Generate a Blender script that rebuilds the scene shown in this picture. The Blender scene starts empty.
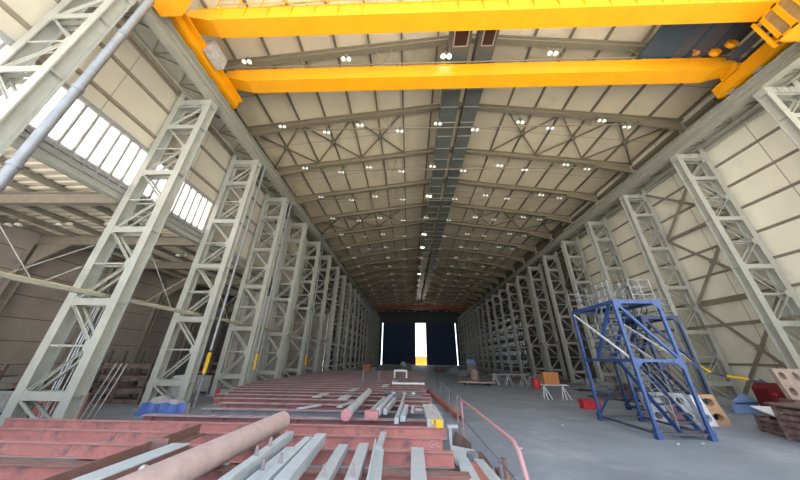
import bpy, math, random
from mathutils import Vector, Matrix
random.seed(7)
S = bpy.context.scene
COL = S.collection
PI = math.pi

# ------------------------------------------------------------------ materials
def mat(name, c, rough=0.6, metal=0.0, var=0.12, scale=3.0, dirt=None, dirt_amt=0.45, dirt_scale=1.2, bump=0.0):
    m = bpy.data.materials.new(name); m.use_nodes = True
    nt = m.node_tree; n = nt.nodes; l = nt.links
    b = n['Principled BSDF']; b.inputs['Roughness'].default_value = rough; b.inputs['Metallic'].default_value = metal
    tc = n.new('ShaderNodeTexCoord'); nz = n.new('ShaderNodeTexNoise')
    nz.inputs['Scale'].default_value = scale; nz.inputs['Detail'].default_value = 6
    l.new(tc.outputs['Object'], nz.inputs['Vector'])
    r = n.new('ShaderNodeValToRGB')
    lo = [max(0, x*(1-var)) for x in c]; hi = [min(1, x*(1+var)) for x in c]
    r.color_ramp.elements[0].position = 0.3; r.color_ramp.elements[1].position = 0.7
    r.color_ramp.elements[0].color = (*lo, 1); r.color_ramp.elements[1].color = (*hi, 1)
    l.new(nz.outputs['Fac'], r.inputs['Fac'])
    out = r.outputs['Color']
    if dirt:
        n2 = n.new('ShaderNodeTexNoise'); n2.inputs['Scale'].default_value = dirt_scale; n2.inputs['Detail'].default_value = 9
        n2.inputs['Roughness'].default_value = 0.7
        l.new(tc.outputs['Object'], n2.inputs['Vector'])
        r2 = n.new('ShaderNodeValToRGB'); r2.color_ramp.elements[0].position = 0.5; r2.color_ramp.elements[1].position = 0.68
        r2.color_ramp.elements[0].color = (0, 0, 0, 1); r2.color_ramp.elements[1].color = (dirt_amt,)*3 + (1,)
        l.new(n2.outputs['Fac'], r2.inputs['Fac'])
        mx = n.new('ShaderNodeMix'); mx.data_type = 'RGBA'
        l.new(r2.outputs['Color'], mx.inputs[0]); l.new(out, mx.inputs[6]); mx.inputs[7].default_value = (*dirt, 1)
        out = mx.outputs[2]
    l.new(out, b.inputs['Base Color'])
    if bump:
        bp = n.new('ShaderNodeBump'); bp.inputs['Strength'].default_value = bump
        l.new(nz.outputs['Fac'], bp.inputs['Height']); l.new(bp.outputs['Normal'], b.inputs['Normal'])
    return m

def seamed(name, c, axis, period, offset, width, seamcol, dirt, dirt_amt=0.3):
    """sheet cladding: cream panels with thin seams every `period` metres along an axis (world coordinates)"""
    m = mat(name, c, 0.65, 0, 0.05, 0.6, dirt, dirt_amt, 0.35)
    nt = m.node_tree; n = nt.nodes; l = nt.links
    b = n['Principled BSDF']; src = b.inputs['Base Color'].links[0].from_socket
    g = n.new('ShaderNodeNewGeometry'); sp = n.new('ShaderNodeSeparateXYZ'); l.new(g.outputs['Position'], sp.inputs[0])
    a = n.new('ShaderNodeMath'); a.operation = 'SUBTRACT'; l.new(sp.outputs[axis], a.inputs[0]); a.inputs[1].default_value = offset - period*50
    d = n.new('ShaderNodeMath'); d.operation = 'MODULO'; l.new(a.outputs[0], d.inputs[0]); d.inputs[1].default_value = period
    k = n.new('ShaderNodeMath'); k.operation = 'LESS_THAN'; l.new(d.outputs[0], k.inputs[0]); k.inputs[1].default_value = width
    mx = n.new('ShaderNodeMix'); mx.data_type = 'RGBA'
    l.new(k.outputs[0], mx.inputs[0]); l.new(src, mx.inputs[6]); mx.inputs[7].default_value = (*seamcol, 1)
    l.new(mx.outputs[2], b.inputs['Base Color'])
    return m

def emis(name, c, s):
    m = bpy.data.materials.new(name); m.use_nodes = True
    b = m.node_tree.nodes['Principled BSDF']
    b.inputs['Base Color'].default_value = (*c, 1); b.inputs['Emission Color'].default_value = (*c, 1); b.inputs['Emission Strength'].default_value = s
    return m

def translucent(name, c, mixf=0.75):
    m = bpy.data.materials.new(name); m.use_nodes = True
    nt = m.node_tree; n = nt.nodes; l = nt.links; n.remove(n['Principled BSDF'])
    t = n.new('ShaderNodeBsdfTranslucent'); d = n.new('ShaderNodeBsdfDiffuse'); mx = n.new('ShaderNodeMixShader')
    t.inputs[0].default_value = (*c, 1); d.inputs[0].default_value = (*c, 1)
    nz = n.new('ShaderNodeTexNoise'); nz.inputs['Scale'].default_value = 0.8
    r = n.new('ShaderNodeValToRGB'); r.color_ramp.elements[0].color = tuple(x*0.92 for x in c) + (1,); r.color_ramp.elements[1].color = (*c, 1)
    l.new(nz.outputs['Fac'], r.inputs['Fac']); l.new(r.outputs['Color'], t.inputs[0])
    mx.inputs[0].default_value = mixf
    l.new(d.outputs[0], mx.inputs[1]); l.new(t.outputs[0], mx.inputs[2]); l.new(mx.outputs[0], n['Material Output'].inputs[0])
    return m

M = {}
M['column'] = mat('column_paint', (.41, .412, .355), .5, 0, .06, 2.0, (.30, .27, .20), .3, 1.5)
M['rafter'] = mat('rafter_paint', (.25, .21, .14), .6, 0, .08, 2.0)
M['purlin'] = mat('purlin_paint', (.20, .165, .11), .6, 0, .1, 2.0)
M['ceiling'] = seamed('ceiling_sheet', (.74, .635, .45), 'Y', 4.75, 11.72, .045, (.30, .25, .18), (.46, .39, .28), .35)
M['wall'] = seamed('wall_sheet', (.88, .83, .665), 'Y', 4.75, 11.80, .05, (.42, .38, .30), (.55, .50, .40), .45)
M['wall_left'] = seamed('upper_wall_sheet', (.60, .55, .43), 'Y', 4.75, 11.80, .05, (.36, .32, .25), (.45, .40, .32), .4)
M['aisle_wall'] = seamed('aisle_wall_sheet', (.46, .40, .35), 'Z', 1.3, 0.4, .05, (.16, .13, .12), (.25, .2, .18), .4)
M['shaded_wall'] = mat('shaded_wall_sheet', (.13, .12, .10), .7, 0, .15, 1.0)  # far cladding: daylight falloff down the hall is put into this dark colour
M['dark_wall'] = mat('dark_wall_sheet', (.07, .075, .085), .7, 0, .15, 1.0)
M['door'] = mat('navy_door_sheet', (.018, .04, .10), .6, 0, .12, .7)
M['girt'] = mat('girt_paint', (.26, .22, .16), .6)
M['crane'] = mat('crane_yellow', (.86, .365, .002), .5, 0, .03, 1.5, (.68, .28, .002), .3, 1.0)
M['rust_crane'] = mat('far_crane_paint', (.33, .10, .03), .6)
M['glass'] = mat('cab_glass', (.30, .19, .08), .12, 0, .2, 3)
M['trolley'] = mat('trolley_blue', (.035, .065, .10), .5, 0, .15)
M['duct'] = mat('duct_sheet', (.13, .135, .12), .45, .2, .12, 1.5)
M['duct_flange'] = mat('duct_flange', (.48, .47, .40), .4, .3)
M['duct_mouth'] = mat('duct_mouth', (.05, .018, .012), .8)
M['lamp'] = mat('lamp_white', (.92, .92, .88), .3, 0, .03)
M['lamp_body'] = mat('lamp_body', (.22, .2, .16), .5)
M['lit'] = emis('lamp_lit', (.9, 1.0, .75), 14)
M['dim'] = emis('lamp_dim', (1.0, .97, .88), .45)
M['galv'] = mat('galvanised', (.30, .32, .34), .45, .4, .1, 4)
M['clear'] = translucent('clerestory_sheet', (.66, .65, .67), .8)
M['mullion'] = mat('mullion', (.30, .30, .28), .6)
M['corr'] = mat('corrugated_sheet', (.78, .70, .55), .6, 0, .08, 2)
M['aisle_steel'] = mat('aisle_steel', (.30, .265, .21), .6)
M['strut_yellow'] = mat('strut_yellow', (.75, .66, .25), .5)
M['red'] = mat('red_primer', (.60, .22, .175), .6, 0, .14, 2.5, (.20, .13, .13), .85, 3.2)
M['red_dark'] = mat('red_primer_dusty', (.32, .12, .11), .7, 0, .2, 2.5, (.20, .145, .14), .8, 1.3)
M['grey_dark_beam'] = mat('grey_primer_dusty', (.22, .22, .235), .7, 0, .2, 2.5)
M['flange'] = mat('dusty_flange', (.36, .27, .26), .75, 0, .2, 3.0, (.42, .38, .37), .6, 2)
M['flange_red'] = mat('red_flange', (.50, .24, .21), .7, 0, .15, 3.0, (.35, .28, .27), .6, 2)
M['beam_grey'] = mat('runway_grey', (.36, .355, .29), .55, 0, .06, 2)
M['truss'] = mat('walkway_grey', (.40, .385, .31), .6, 0, .06, 2)
M['pink'] = mat('pink_primer', (.60, .45, .42), .6, 0, .09, 3, (.45, .33, .30), .6, 2.5)
M['pinkcap'] = mat('pink_cap', (.60, .27, .27), .6)
M['bar'] = mat('grey_primer', (.56, .62, .63), .5, 0, .06, 4, (.42, .42, .41), .45, 3)
M['bar2'] = mat('grey_primer_light', (.53, .55, .55), .5, 0, .08, 4, (.38, .34, .33), .5, 3)
M['brown'] = mat('brown_primer', (.28, .155, .125), .7, 0, .15, 4, (.2, .12, .1), .4, 3)
M['lug'] = mat('lug_steel', (.33, .27, .25), .6)
M['yellow'] = mat('safety_yellow', (.85, .50, .02), .5)
M['rail'] = mat('rail_red', (.52, .27, .27), .5, 0, .1, 5)
M['rail_dark'] = mat('rail_dark', (.20, .20, .22), .6)
M['floor'] = mat('floor_concrete', (.29, .33, .375), .6, 0, .14, .5, (.46, .50, .54), .85, .35)
M['ground'] = mat('outside_apron', (.46, .45, .42), .9, 0, .1, .3)
M['blue'] = mat('tower_blue', (.035, .085, .24), .45, 0, .1, 4, (.04, .06, .16), .4, 3)
M['blue_dark'] = mat('tower_blue_dark', (.03, .05, .13), .5)
M['pale'] = mat('pale_steel', (.72, .73, .74), .45, 0, .06, 4)
M['guard'] = mat('guard_steel', (.30, .31, .33), .5, .2, .1, 4)
M['tread'] = mat('tread_steel', (.07, .075, .09), .6)
M['orange_pl'] = mat('orange_rust_plate', (.58, .34, .19), .7, 0, .2, 5, (.33, .17, .1), .6, 3)
M['grey_pl'] = mat('grey_plate', (.36, .37, .38), .6, 0, .12, 4, (.2, .12, .1), .6, 2)
M['maroon_pl'] = mat('maroon_plate', (.17, .08, .075), .7, 0, .2, 4)
M['tan_pl'] = mat('tan_plate', (.42, .31, .24), .7, 0, .15, 4, (.22, .13, .1), .6, 3)
M['lightblue'] = mat('light_blue', (.30, .44, .70), .5, 0, .08, 4)
M['crate'] = mat('crate_brown', (.17, .105, .09), .8, 0, .3, 6, (.32, .22, .17), .7, 6, .3)
M['white'] = mat('white_sheet', (.78, .78, .76), .6)
M['darkred'] = mat('dark_red', (.16, .012, .018), .5)
M['hred'] = mat('bright_red', (.55, .03, .04), .5)
M['orange_box'] = mat('orange_cardboard', (.45, .17, .055), .8, 0, .12, 5)
M['black'] = mat('black_rubber', (.02, .02, .02), .7)
M['wrap'] = mat('blue_wrap', (.10, .17, .46), .5, 0, .15, 3)
M['junk'] = mat('junk_brown', (.16, .11, .09), .8, 0, .35, 5)
M['junk2'] = mat('junk_grey', (.28, .27, .27), .7, 0, .3, 5)
M['junk3'] = mat('junk_pale', (.5, .48, .45), .7, 0, .2, 5)
M['out_orange'] = mat('outside_orange', (.85, .28, .03), .6)
M['out_white'] = mat('outside_white', (.85, .85, .85), .6)
M['pit'] = mat('pit_concrete', (.16, .155, .16), .85, 0, .2, 2)  # plain dark grey concrete with random tone

# ------------------------------------------------------------------ mesh builder
ORI = {}
class MB:
    def __init__(s): s.v = []; s.f = []; s.sm = []
    def add(s, vs, fs, smooth=False):
        o = len(s.v); s.v += [Vector(p) for p in vs]; s.f += [[i+o for i in f] for f in fs]; s.sm += [smooth]*len(fs); return s
    def box(s, x0, x1, y0, y1, z0, z1):
        return s.add([(x0,y0,z0),(x1,y0,z0),(x1,y1,z0),(x0,y1,z0),(x0,y0,z1),(x1,y0,z1),(x1,y1,z1),(x0,y1,z1)],
                     [(0,3,2,1),(4,5,6,7),(0,1,5,4),(1,2,6,5),(2,3,7,6),(3,0,4,7)])
    def ext(s, prof, p1, p2, up=(0,0,1)):
        """extrude a closed 2-D profile (side, up) from p1 to p2"""
        p1 = Vector(p1); p2 = Vector(p2); d = (p2-p1).normalized(); up = Vector(up)
        sd = d.cross(up)
        if sd.length < 1e-4: sd = d.cross(Vector((0,1,0)) if abs(d.y) < .9 else Vector((1,0,0)))
        sd.normalize(); u = sd.cross(d); n = len(prof)
        vs = [p + sd*a + u*b for p in (p1, p2) for a, b in prof]
        fs = [(i, (i+1) % n, n+(i+1) % n, n+i) for i in range(n)]
        fs = [tuple(reversed(q)) for q in fs]
        fs += [tuple(range(n)), tuple(range(2*n-1, n-1, -1))]
        return s.add(vs, fs)
    def bar(s, p1, p2, w, h, up=(0,0,1)):
        return s.ext([(-w/2,-h/2),(w/2,-h/2),(w/2,h/2),(-w/2,h/2)], p1, p2, up)
    def ibeam(s, p1, p2, h, w, t=.03, tw=.02, up=(0,0,1)):
        a, b = w/2, h/2; c = tw/2
        return s.ext([(-a,-b),(a,-b),(a,-b+t),(c,-b+t),(c,b-t),(a,b-t),(a,b),(-a,b),(-a,b-t),(-c,b-t),(-c,-b+t),(-a,-b+t)], p1, p2, up)
    def chan(s, p1, p2, h, w, t=.02, up=(0,0,1)):      # channel, flanges pointing down
        a, b = w/2, h/2
        return s.ext([(-a,-b),(-a+t,-b),(-a+t,b-t),(a-t,b-t),(a-t,-b),(a,-b),(a,b),(-a,b)], p1, p2, up)
    def ang(s, p1, p2, h, w, t=.02, up=(0,0,1)):
        a, b = w/2, h/2
        return s.ext([(-a,-b),(a,-b),(a,-b+t),(-a+t,-b+t),(-a+t,b),(-a,b)], p1, p2, up)
    def tube(s, pts, r, n=10, cap=True):
        pts = [Vector(p) for p in pts]; o = len(s.v); rings = []
        for i, p in enumerate(pts):
            d = (pts[min(i+1, len(pts)-1)] - pts[max(i-1, 0)]).normalized()
            a = d.cross(Vector((0,0,1)))
            if a.length < 1e-3: a = d.cross(Vector((0,1,0)))
            a.normalize(); b = a.cross(d)
            rr = r[i] if isinstance(r, (list, tuple)) else r
            rings.append([p + a*(rr*math.cos(2*PI*k/n)) + b*(rr*math.sin(2*PI*k/n)) for k in range(n)])
        vs = [v for rg in rings for v in rg]
        fs = [(i*n+k, i*n+(k+1) % n, (i+1)*n+(k+1) % n, (i+1)*n+k) for i in range(len(pts)-1) for k in range(n)]
        s.add(vs, fs, True)
        if cap: s.add(rings[0], [tuple(range(n-1, -1, -1))]); s.add(rings[-1], [tuple(range(n))])
        return s
    def lathe(s, c, prof, n=14):
        c = Vector(c); vs = [c + Vector((r*math.cos(2*PI*k/n), r*math.sin(2*PI*k/n), z)) for r, z in prof for k in range(n)]
        fs = [(i*n+k, i*n+(k+1) % n, (i+1)*n+(k+1) % n, (i+1)*n+k) for i in range(len(prof)-1) for k in range(n)]
        return s.add(vs, fs, True)
    def prism(s, poly, vec):
        """closed 3-D polygon swept along vec"""
        poly = [Vector(p) for p in poly]; v = Vector(vec); n = len(poly)
        vs = poly + [p+v for p in poly]
        fs = [tuple(range(n-1, -1, -1)), tuple(range(n, 2*n))] + [(i, (i+1) % n, n+(i+1) % n, n+i) for i in range(n)]
        return s.add(vs, fs)
    def holed(s, o, u, v, nu, nv, t, hole=.32, asp=1.0, seg=16):
        """plate of nu x nv cells, an open oval hole in each; o corner, u/v edge vectors, t thickness vector"""
        o = Vector(o); u = Vector(u); v = Vector(v); t = Vector(t)
        for i in range(nu):
            for j in range(nv):
                c0 = o + u*(i/nu) + v*(j/nv); eu = u/nu; ev = v/nv; out = []; inn = []
                for k in range(seg):
                    a = 2*PI*k/seg; ca, sa = math.cos(a), math.sin(a); m = max(abs(ca), abs(sa))
                    out.append(c0 + eu*(.5+.5*ca/m) + ev*(.5+.5*sa/m)); inn.append(c0 + eu*(.5+hole*ca) + ev*(.5+hole*asp*sa))
                vs = out + inn + [p+t for p in out] + [p+t for p in inn]; fs = []
                for k in range(seg):
                    q = (k+1) % seg
                    fs += [(k, q, seg+q, seg+k), (2*seg+q, 2*seg+k, 3*seg+k, 3*seg+q), (seg+k, seg+q, 3*seg+q, 3*seg+k)]
                s.add(vs, fs)
        n = [o, o+u, o+u+v, o+v]; vs = n + [p+t for p in n]
        return s.add(vs, [(i, (i+1) % 4, 4+(i+1) % 4, 4+i) for i in range(4)])
    def build(s, name, m, parent=None, kind=None, label=None):
        me = bpy.data.meshes.new(name); root = parent
        while root is not None and root.parent is not None: root = root.parent
        off = Vector(root.location) if root is not None else Vector((0,0,0))
        me.from_pydata([tuple(p-off) for p in s.v], [], s.f); me.polygons.foreach_set('use_smooth', s.sm)
        me.update()
        import bmesh as _b
        bm = _b.new(); bm.from_mesh(me); _b.ops.recalc_face_normals(bm, faces=bm.faces); bm.to_mesh(me); bm.free()
        me.materials.append(M[m] if isinstance(m, str) else m)
        o = bpy.data.objects.new(name, me); COL.objects.link(o)
        if parent is not None: o.parent = parent
        if kind: o['kind'] = kind
        if label: o['label'] = label
        return o

def tag(o, label, cat, group=None):
    o['label'] = label; o['category'] = cat; o['kind'] = 'thing'
    if group: o['group'] = group
    return o
def thing(name, label, cat, loc=(0,0,0), group=None):
    o = bpy.data.objects.new(name, None); COL.objects.link(o); o.location = loc; o.empty_display_size = .2
    return tag(o, label, cat, group)
def origin_fix(o, p):
    """put a single-mesh thing's origin at p"""
    p = Vector(p); o.data.transform(Matrix.Translation(-p)); o.location = p; return o
def solo(mb, name, m, label, cat, group=None, org=None):
    o = tag(mb.build(name, m), label, cat, group)
    if org is None:
        zs = min(v.z for v in mb.v); org = (sum(v.x for v in mb.v)/len(mb.v), sum(v.y for v in mb.v)/len(mb.v), zs)
    return origin_fix(o, org)
def dup(root, loc, label, group=None, name=None):
    r = root.copy(); COL.objects.link(r); r.location = loc; r['label'] = label
    if group: r['group'] = group
    for ch in list(root.children):
        c = ch.copy(); COL.objects.link(c); c.parent = r
        for g in list(ch.children):
            d = g.copy(); COL.objects.link(d); d.parent = c
    return r
ORD = 'first second third fourth fifth sixth seventh eighth ninth tenth eleventh twelfth thirteenth fourteenth fifteenth sixteenth seventeenth eighteenth nineteenth twentieth twenty-first twenty-second twenty-third twenty-fourth twenty-fifth twenty-sixth twenty-seventh twenty-eighth twenty-ninth thirtieth'.split()

# ------------------------------------------------------------------ layout constants (metres)
BAY = 4.75; Y0 = 9.4; NF = 20                 # frames at Y0 + k*BAY
FY = lambda k: Y0 + k*BAY
YF, YB = -1.5, 101.5                          # open front end and far door wall
XL, XR, XM = -11.85, 19.33, 3.75              # column centres and ridge
EL, ER = -12.9, 20.4                          # eaves
SLOPE = .145
zb = lambda x: 18.2 + (min(x-EL, ER-x))*SLOPE # underside of rafters
AX = -24.0                                    # aisle outer wall

# ------------------------------------------------------------------ setting
m = MB(); m.box(-24.2, 21.0, YF, YB+.2, -.2, 0); m.build('floor', 'floor', kind='structure')
m = MB(); m.box(-140, 140, -120, 260, -.5, -.21); m.build('ground_outside', 'ground', kind='structure')
m = MB()
cz = lambda x: zb(x) + .66
for y0, y1 in ((YF, YB+.3),):
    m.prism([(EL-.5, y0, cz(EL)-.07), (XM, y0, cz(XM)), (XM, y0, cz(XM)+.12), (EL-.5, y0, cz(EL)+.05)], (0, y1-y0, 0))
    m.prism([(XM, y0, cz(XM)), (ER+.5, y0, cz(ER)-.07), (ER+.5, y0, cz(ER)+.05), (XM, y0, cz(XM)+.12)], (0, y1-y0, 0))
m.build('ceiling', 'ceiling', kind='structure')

# right wall: solid cladding, with strips of translucent sheet in its far half
WX = 20.62; YW = 47.5
bands = [(1.5, 2.2), (3.0, 3.8), (4.6, 5.4), (6.2, 7.0), (7.8, 8.5), (9.3, 9.9)]
m = MB(); m.box(WX, WX+.15, YF, 30.8, 0, 18.9); m.build('wall_right', 'wall', kind='structure')
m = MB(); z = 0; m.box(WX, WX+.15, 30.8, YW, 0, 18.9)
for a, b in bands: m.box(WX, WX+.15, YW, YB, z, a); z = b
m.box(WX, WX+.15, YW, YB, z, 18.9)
m.build('wall_right', 'shaded_wall', kind='structure')  # far stretch coloured darker to stand in for fading daylight
for i, (a, b) in enumerate(bands):
    m = MB(); m.box(WX+.05, WX+.09, YW, YB, a, b); w = m.build('window_%d' % (i+1), 'clear', kind='structure')
    m = MB()
    y = YW+.6
    while y < YB-.5: m.box(WX+.02, WX+.12, y-.43, y+.43, a, b); y += 1.19
    m.build('mullion', 'mullion', w)

# left wall above the aisle, clerestory strip below it
LX = -13.05
YC = FY(1)-.2
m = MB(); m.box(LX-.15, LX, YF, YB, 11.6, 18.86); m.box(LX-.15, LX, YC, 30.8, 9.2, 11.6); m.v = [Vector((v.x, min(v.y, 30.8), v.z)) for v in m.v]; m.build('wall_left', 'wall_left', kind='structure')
m = MB(); m.box(LX-.15, LX, 30.8, YB, 9.2, 18.86); m.build('wall_left', 'shaded_wall', kind='structure')  # deep part of the upper wall, dimness painted into its colour
m = MB(); m.box(LX-.1, LX-.06, YF, YC, 9.2, 11.6); w = m.build('window_7', 'clear', kind='structure')
m = MB()
y = YF+.4; 
while y < YC: m.box(LX-.08, LX+.02, y-.035, y+.035, 9.2, 11.6); y += .4575
m.build('mullion', 'mullion', w)
m = MB(); m.box(LX-.1, LX+.03, YF, YB, 9.28, 9.36); m.box(LX-.1, LX+.03, YF, YB, 9.06, 9.2); m.box(LX-.1, LX+.06, YF, YB, 11.52, 11.72); m.build('trim_1', 'mullion', kind='structure')
# gutter beam under the clerestory
m = MB(); m.ibeam((LX-.1, YF, 8.86), (LX-.1, 43.0, 8.86), .36, .3, .04, .03)
solo(m, 'eaves_beam', 'column', 'long grey beam under the white clerestory panels', 'beam')
# lower left wall of the far half
m = MB(); m.box(LX-.15, LX, 43.05, YB, 0, 9.2); m.build('wall_left_rear', 'shaded_wall', kind='structure')  # same darkened colour, imitating the gloom deep in the hall
# aisle
m = MB(); m.box(AX-.2, AX, YF, 43, 0, 4.15); m.box(AX-.2, AX, YF, 43, 6.4, 9.9); m.build('wall_outer', 'aisle_wall', kind='structure')
m = MB(); m.box(AX-.2, AX-.02, YF, 43, 4.15, 6.4)
m.build('wall_outer_upper', 'aisle_wall', kind='structure')
m = MB(); m.box(AX, LX-.15, 42.8, 43, 0, 9.9); m.build('wall_rear', 'aisle_wall', kind='structure')
m = MB(); y = YF; vs = []; top = []
prof = []
while y < 43:
    prof += [(y, 9.42), (y+.16, 9.42), (y+.2, 9.50), (y+.36, 9.50)]; y += .4
o = len(prof)
m.add([(AX-.2, a, b) for a, b in prof] + [(LX-.12, a, b) for a, b in prof], [(i, i+1, o+i+1, o+i) for i in range(o-1)])
m.box(AX-.2, LX-.12, YF, 43, 9.56, 9.6)
m.build('ceiling_side', 'corr', kind='structure')
# far wall and doors
m = MB(); D0, D1 = 2.5, 6.45; S0, S1 = -9.75, 17.45
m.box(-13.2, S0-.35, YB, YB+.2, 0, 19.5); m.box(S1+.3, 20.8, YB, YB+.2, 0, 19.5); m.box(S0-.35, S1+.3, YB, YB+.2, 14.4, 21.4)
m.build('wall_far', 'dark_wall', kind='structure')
def leaf(x0, x1, name):
    m = MB(); m.box(x0, x1, YB+.3, YB+.36, 0, 14.5); x = x0+.1
    while x < x1-.1: m.box(x, x+.14, YB+.24, YB+.31, .1, 14.4); x += .42
    m.box(x0, x1, YB+.22, YB+.31, 7.0, 7.25)
    m.build(name, 'door', kind='structure')
leaf(S0, D0, 'door_1'); leaf(D1, S1, 'door_2')

# ------------------------------------------------------------------ lattice columns
HC = 15.25
def column(cx, s, y, label, group, detail=2):
    """s=+1: the hall lies towards +X (left row); -1: right row"""
    t = thing('lattice_column', label, 'column', (cx, y, 0), group)
    H = .42; F = H/2
    xi, xo = cx+s*.86, cx-s*.86
    m = MB(); m.ibeam((xi, y, .04), (xi, y, HC), H, .33, .035, .03, up=(0,1,0))
    for z in (1.1, 4.13, 7.16, 10.2, 13.2): m.box(xi-.155, xi+.155, y-F+.03, y+F-.03, z-.02, z+.02)
    m.build('chord', 'column', t)
    m = MB(); m.ibeam((xo, y, .04), (xo, y, HC), H, .33, .035, .03, up=(0,1,0)); m.build('chord', 'column', t)
    m = MB(); m.ibeam((xo, y, HC), (xo, y, 18.3), .4, .36, .035, .03, up=(0,1,0)); m.build('upper_shaft', 'column', t)
    lev = [1.1 + 1.515*i for i in range(10)]
    for f in (-1, 1):
        m = MB(); yy = y+f*(F-.05); ax, bx = cx+.70, cx-.70
        for i in range(9):
            o_in = i % 2 == 1
            p, q = (ax, bx) if o_in else (bx, ax)
            m.ang((p, yy, lev[i]+.06), (q, yy, lev[i+1]-.06), .075, .075, .018, up=(0, f, 0))
        for i in range(1, 10, 2): m.bar((ax, yy, lev[i]), (bx, yy, lev[i]), .03, .065)
        m.bar((bx, yy, lev[0]-.15), (ax, yy, .12), .08, .04, up=(0,1,0))
        # gusset plates
        for i in range(0, 10):
            gx, d = (bx, 1) if i % 2 == 0 else (ax, -1)
            m.prism([(gx-d*.12, yy-f*.0, lev[i]-.3), (gx+d*.16, yy, lev[i]-.12), (gx+d*.16, yy, lev[i]+.12), (gx-d*.12, yy, lev[i]+.3)], (0, f*.03, 0))
        m.build('lattice', 'column', t)
    if detail > 1:
        for z in (1.1, 4.13, 7.16, 10.2, 13.2):
            m = MB()
            for f in (-1, 1):
                m.box(cx-.70, cx+.70, y+f*(F-.02)-.015, y+f*(F-.02)+.015, z-.13, z+.13)
            m.box(cx-.70, cx+.70, y-.06, y+.06, z-.012, z+.012)
            m.build('batten', 'column', t)
    m = MB(); m.box(cx-1.02, cx+1.02, y-F-.02, y+F+.02, HC-.42, HC-.02)
    for i in range(4):
        xx = cx-.45+.3*i; m.box(xx-.02, xx+.02, y-F-.05, y+F+.05, HC-.40, HC-.04)
    m.build('head_plate', 'column', t)
    m = MB(); m.box(cx-1.15, cx+1.15, y-.38, y+.38, 0, .05); m.box(cx-1.1, cx+1.1, y-.03, y+.03, .05, .35); m.build('base_plate', 'column', t)
    return t
GL, GR = 'lattice columns beside the aisle', 'lattice columns beside the cream wall'
pl = column(XL, 1, FY(-1), 'grey lattice column cut off by the upper corner on the aisle side', GL)
pr = column(XR, -1, FY(0), 'grey lattice column cut off by the picture edge on the cream-wall side', GR)
for k in range(0, NF):
    dup(pl, (XL, FY(k), 0), 'grey lattice column, %s from the camera in the row beside the aisle' % ORD[k+1], GL)
    if k: dup(pr, (XR, FY(k), 0), 'grey lattice column, %s from the camera in the row beside the cream wall' % ORD[k], GR)

# crane runway beams with the rail on top, and the horizontal walkway truss behind them
def runway(cx, s, side):
    t = thing('crane_runway_beam', 'long grey crane runway beam on the column tops on the %s side' % ('aisle' if s > 0 else 'cream-wall'), 'beam', (cx, YF, HC), 'crane runway beams')
    m = MB(); m.ibeam((cx, YF, HC+.42), (cx, YB-.1, HC+.42), .8, .46, .04, .03)
    m.bar((cx+s*.06, YF, HC+.5), (cx+s*.06, YB-.1, HC+.5), .06, .10)
    m.build('girder', 'beam_grey', t)
    m = MB(); m.box(cx-.04, cx+.04, YF, YB-.1, HC+.82, HC+.95); m.build('crane_rail', 'lug', t)
    # walkway truss
    xo = cx - s*1.45
    w = thing('walkway_truss', 'zigzag walkway truss between crane beam and wall on the %s side' % ('aisle' if s > 0 else 'cream-wall'), 'truss', (xo, YF, HC+.5), 'crane walkway trusses')
    m = MB(); m.bar((xo, YF, HC+.42), (xo, YB-.1, HC+.42), .12, .12); m.build('chord', 'truss', w)
    m = MB(); y = FY(-2); a, b = cx-s*.24, xo
    i = 0
    while y < YB-2:
        m.bar((a, y, HC+.45), (b, y+.8, HC+.45), .05, .05); m.bar((b, y+.8, HC+.45), (a, y+1.583, HC+.45), .05, .05)
        m.bar((a, y+.8, HC+.45), (b, y+.8, HC+.45), .04, .04); y += 1.5833
    m.build('lattice', 'purlin', w)
    m = MB(); m.box(min(a,b), max(a,b), YF, YB-.1, HC+.52, HC+.55); m.build('deck', 'truss', w)
    m = MB(); xx = cx-s*.5
    for zz in (1.1, 1.55): m.tube([(xx, YF, HC+zz), (xx, YB-.1, HC+zz)], .022, 6)
    y = FY(-2)
    while y < YB-1: m.tube([(xx, y, HC+.55), (xx, y, HC+1.55)], .02, 6); y += 2.375
    m.build('handrail', 'rafter', w)
runway(-11.0, 1, 'left'); runway(18.48, -1, 'right')

# ------------------------------------------------------------------ roof frames
def rafter(y, label):
    t = thing('roof_truss', label, 'roof frame', (XM, y, 18.2), 'roof frames')
    h = .46
    for e, x in ((EL, -1), (ER, 1)):
        m = MB(); m.ibeam((e, y, zb(e)+h/2), (XM, y, zb(XM)+h/2), h, .34, .04, .03); m.build('rafter_beam', 'rafter', t)
        m = MB(); q = -x
        xe = e+q*.25
        m.prism([(xe, y-.1, zb(e)-.55), (xe+q*2.9, y-.1, zb(e)+.22), (xe+q*2.9, y-.1, zb(xe+q*2.9)+.05), (xe, y-.1, zb(e)+.1)], (0, .2, 0))
        m.build('haunch', 'rafter', t)
    m = MB(); m.tube([(EL+3.0, y, 18.38), (ER-3.0, y, 18.38)], .045, 8); m.build('tie_rod', 'rafter', t)
    for x in (-6.2, -1.5, 9.0, 13.7):
        m = MB(); m.bar((x, y, 18.38), (x-.5, y, zb(x)+.03), .05, .05); m.bar((x, y, 18.38), (x+.5, y, zb(x)+.03), .05, .05)
        m.build('hanger', 'rafter', t)
    return t
pr0 = rafter(FY(0), 'brown-grey roof frame with tie rod, partly hidden behind the yellow crane')
for k in range(1, NF):
    dup(pr0, (XM, FY(k), 18.2), 'brown-grey roof frame with tie rod, %s from the camera' % ORD[k])
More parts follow.
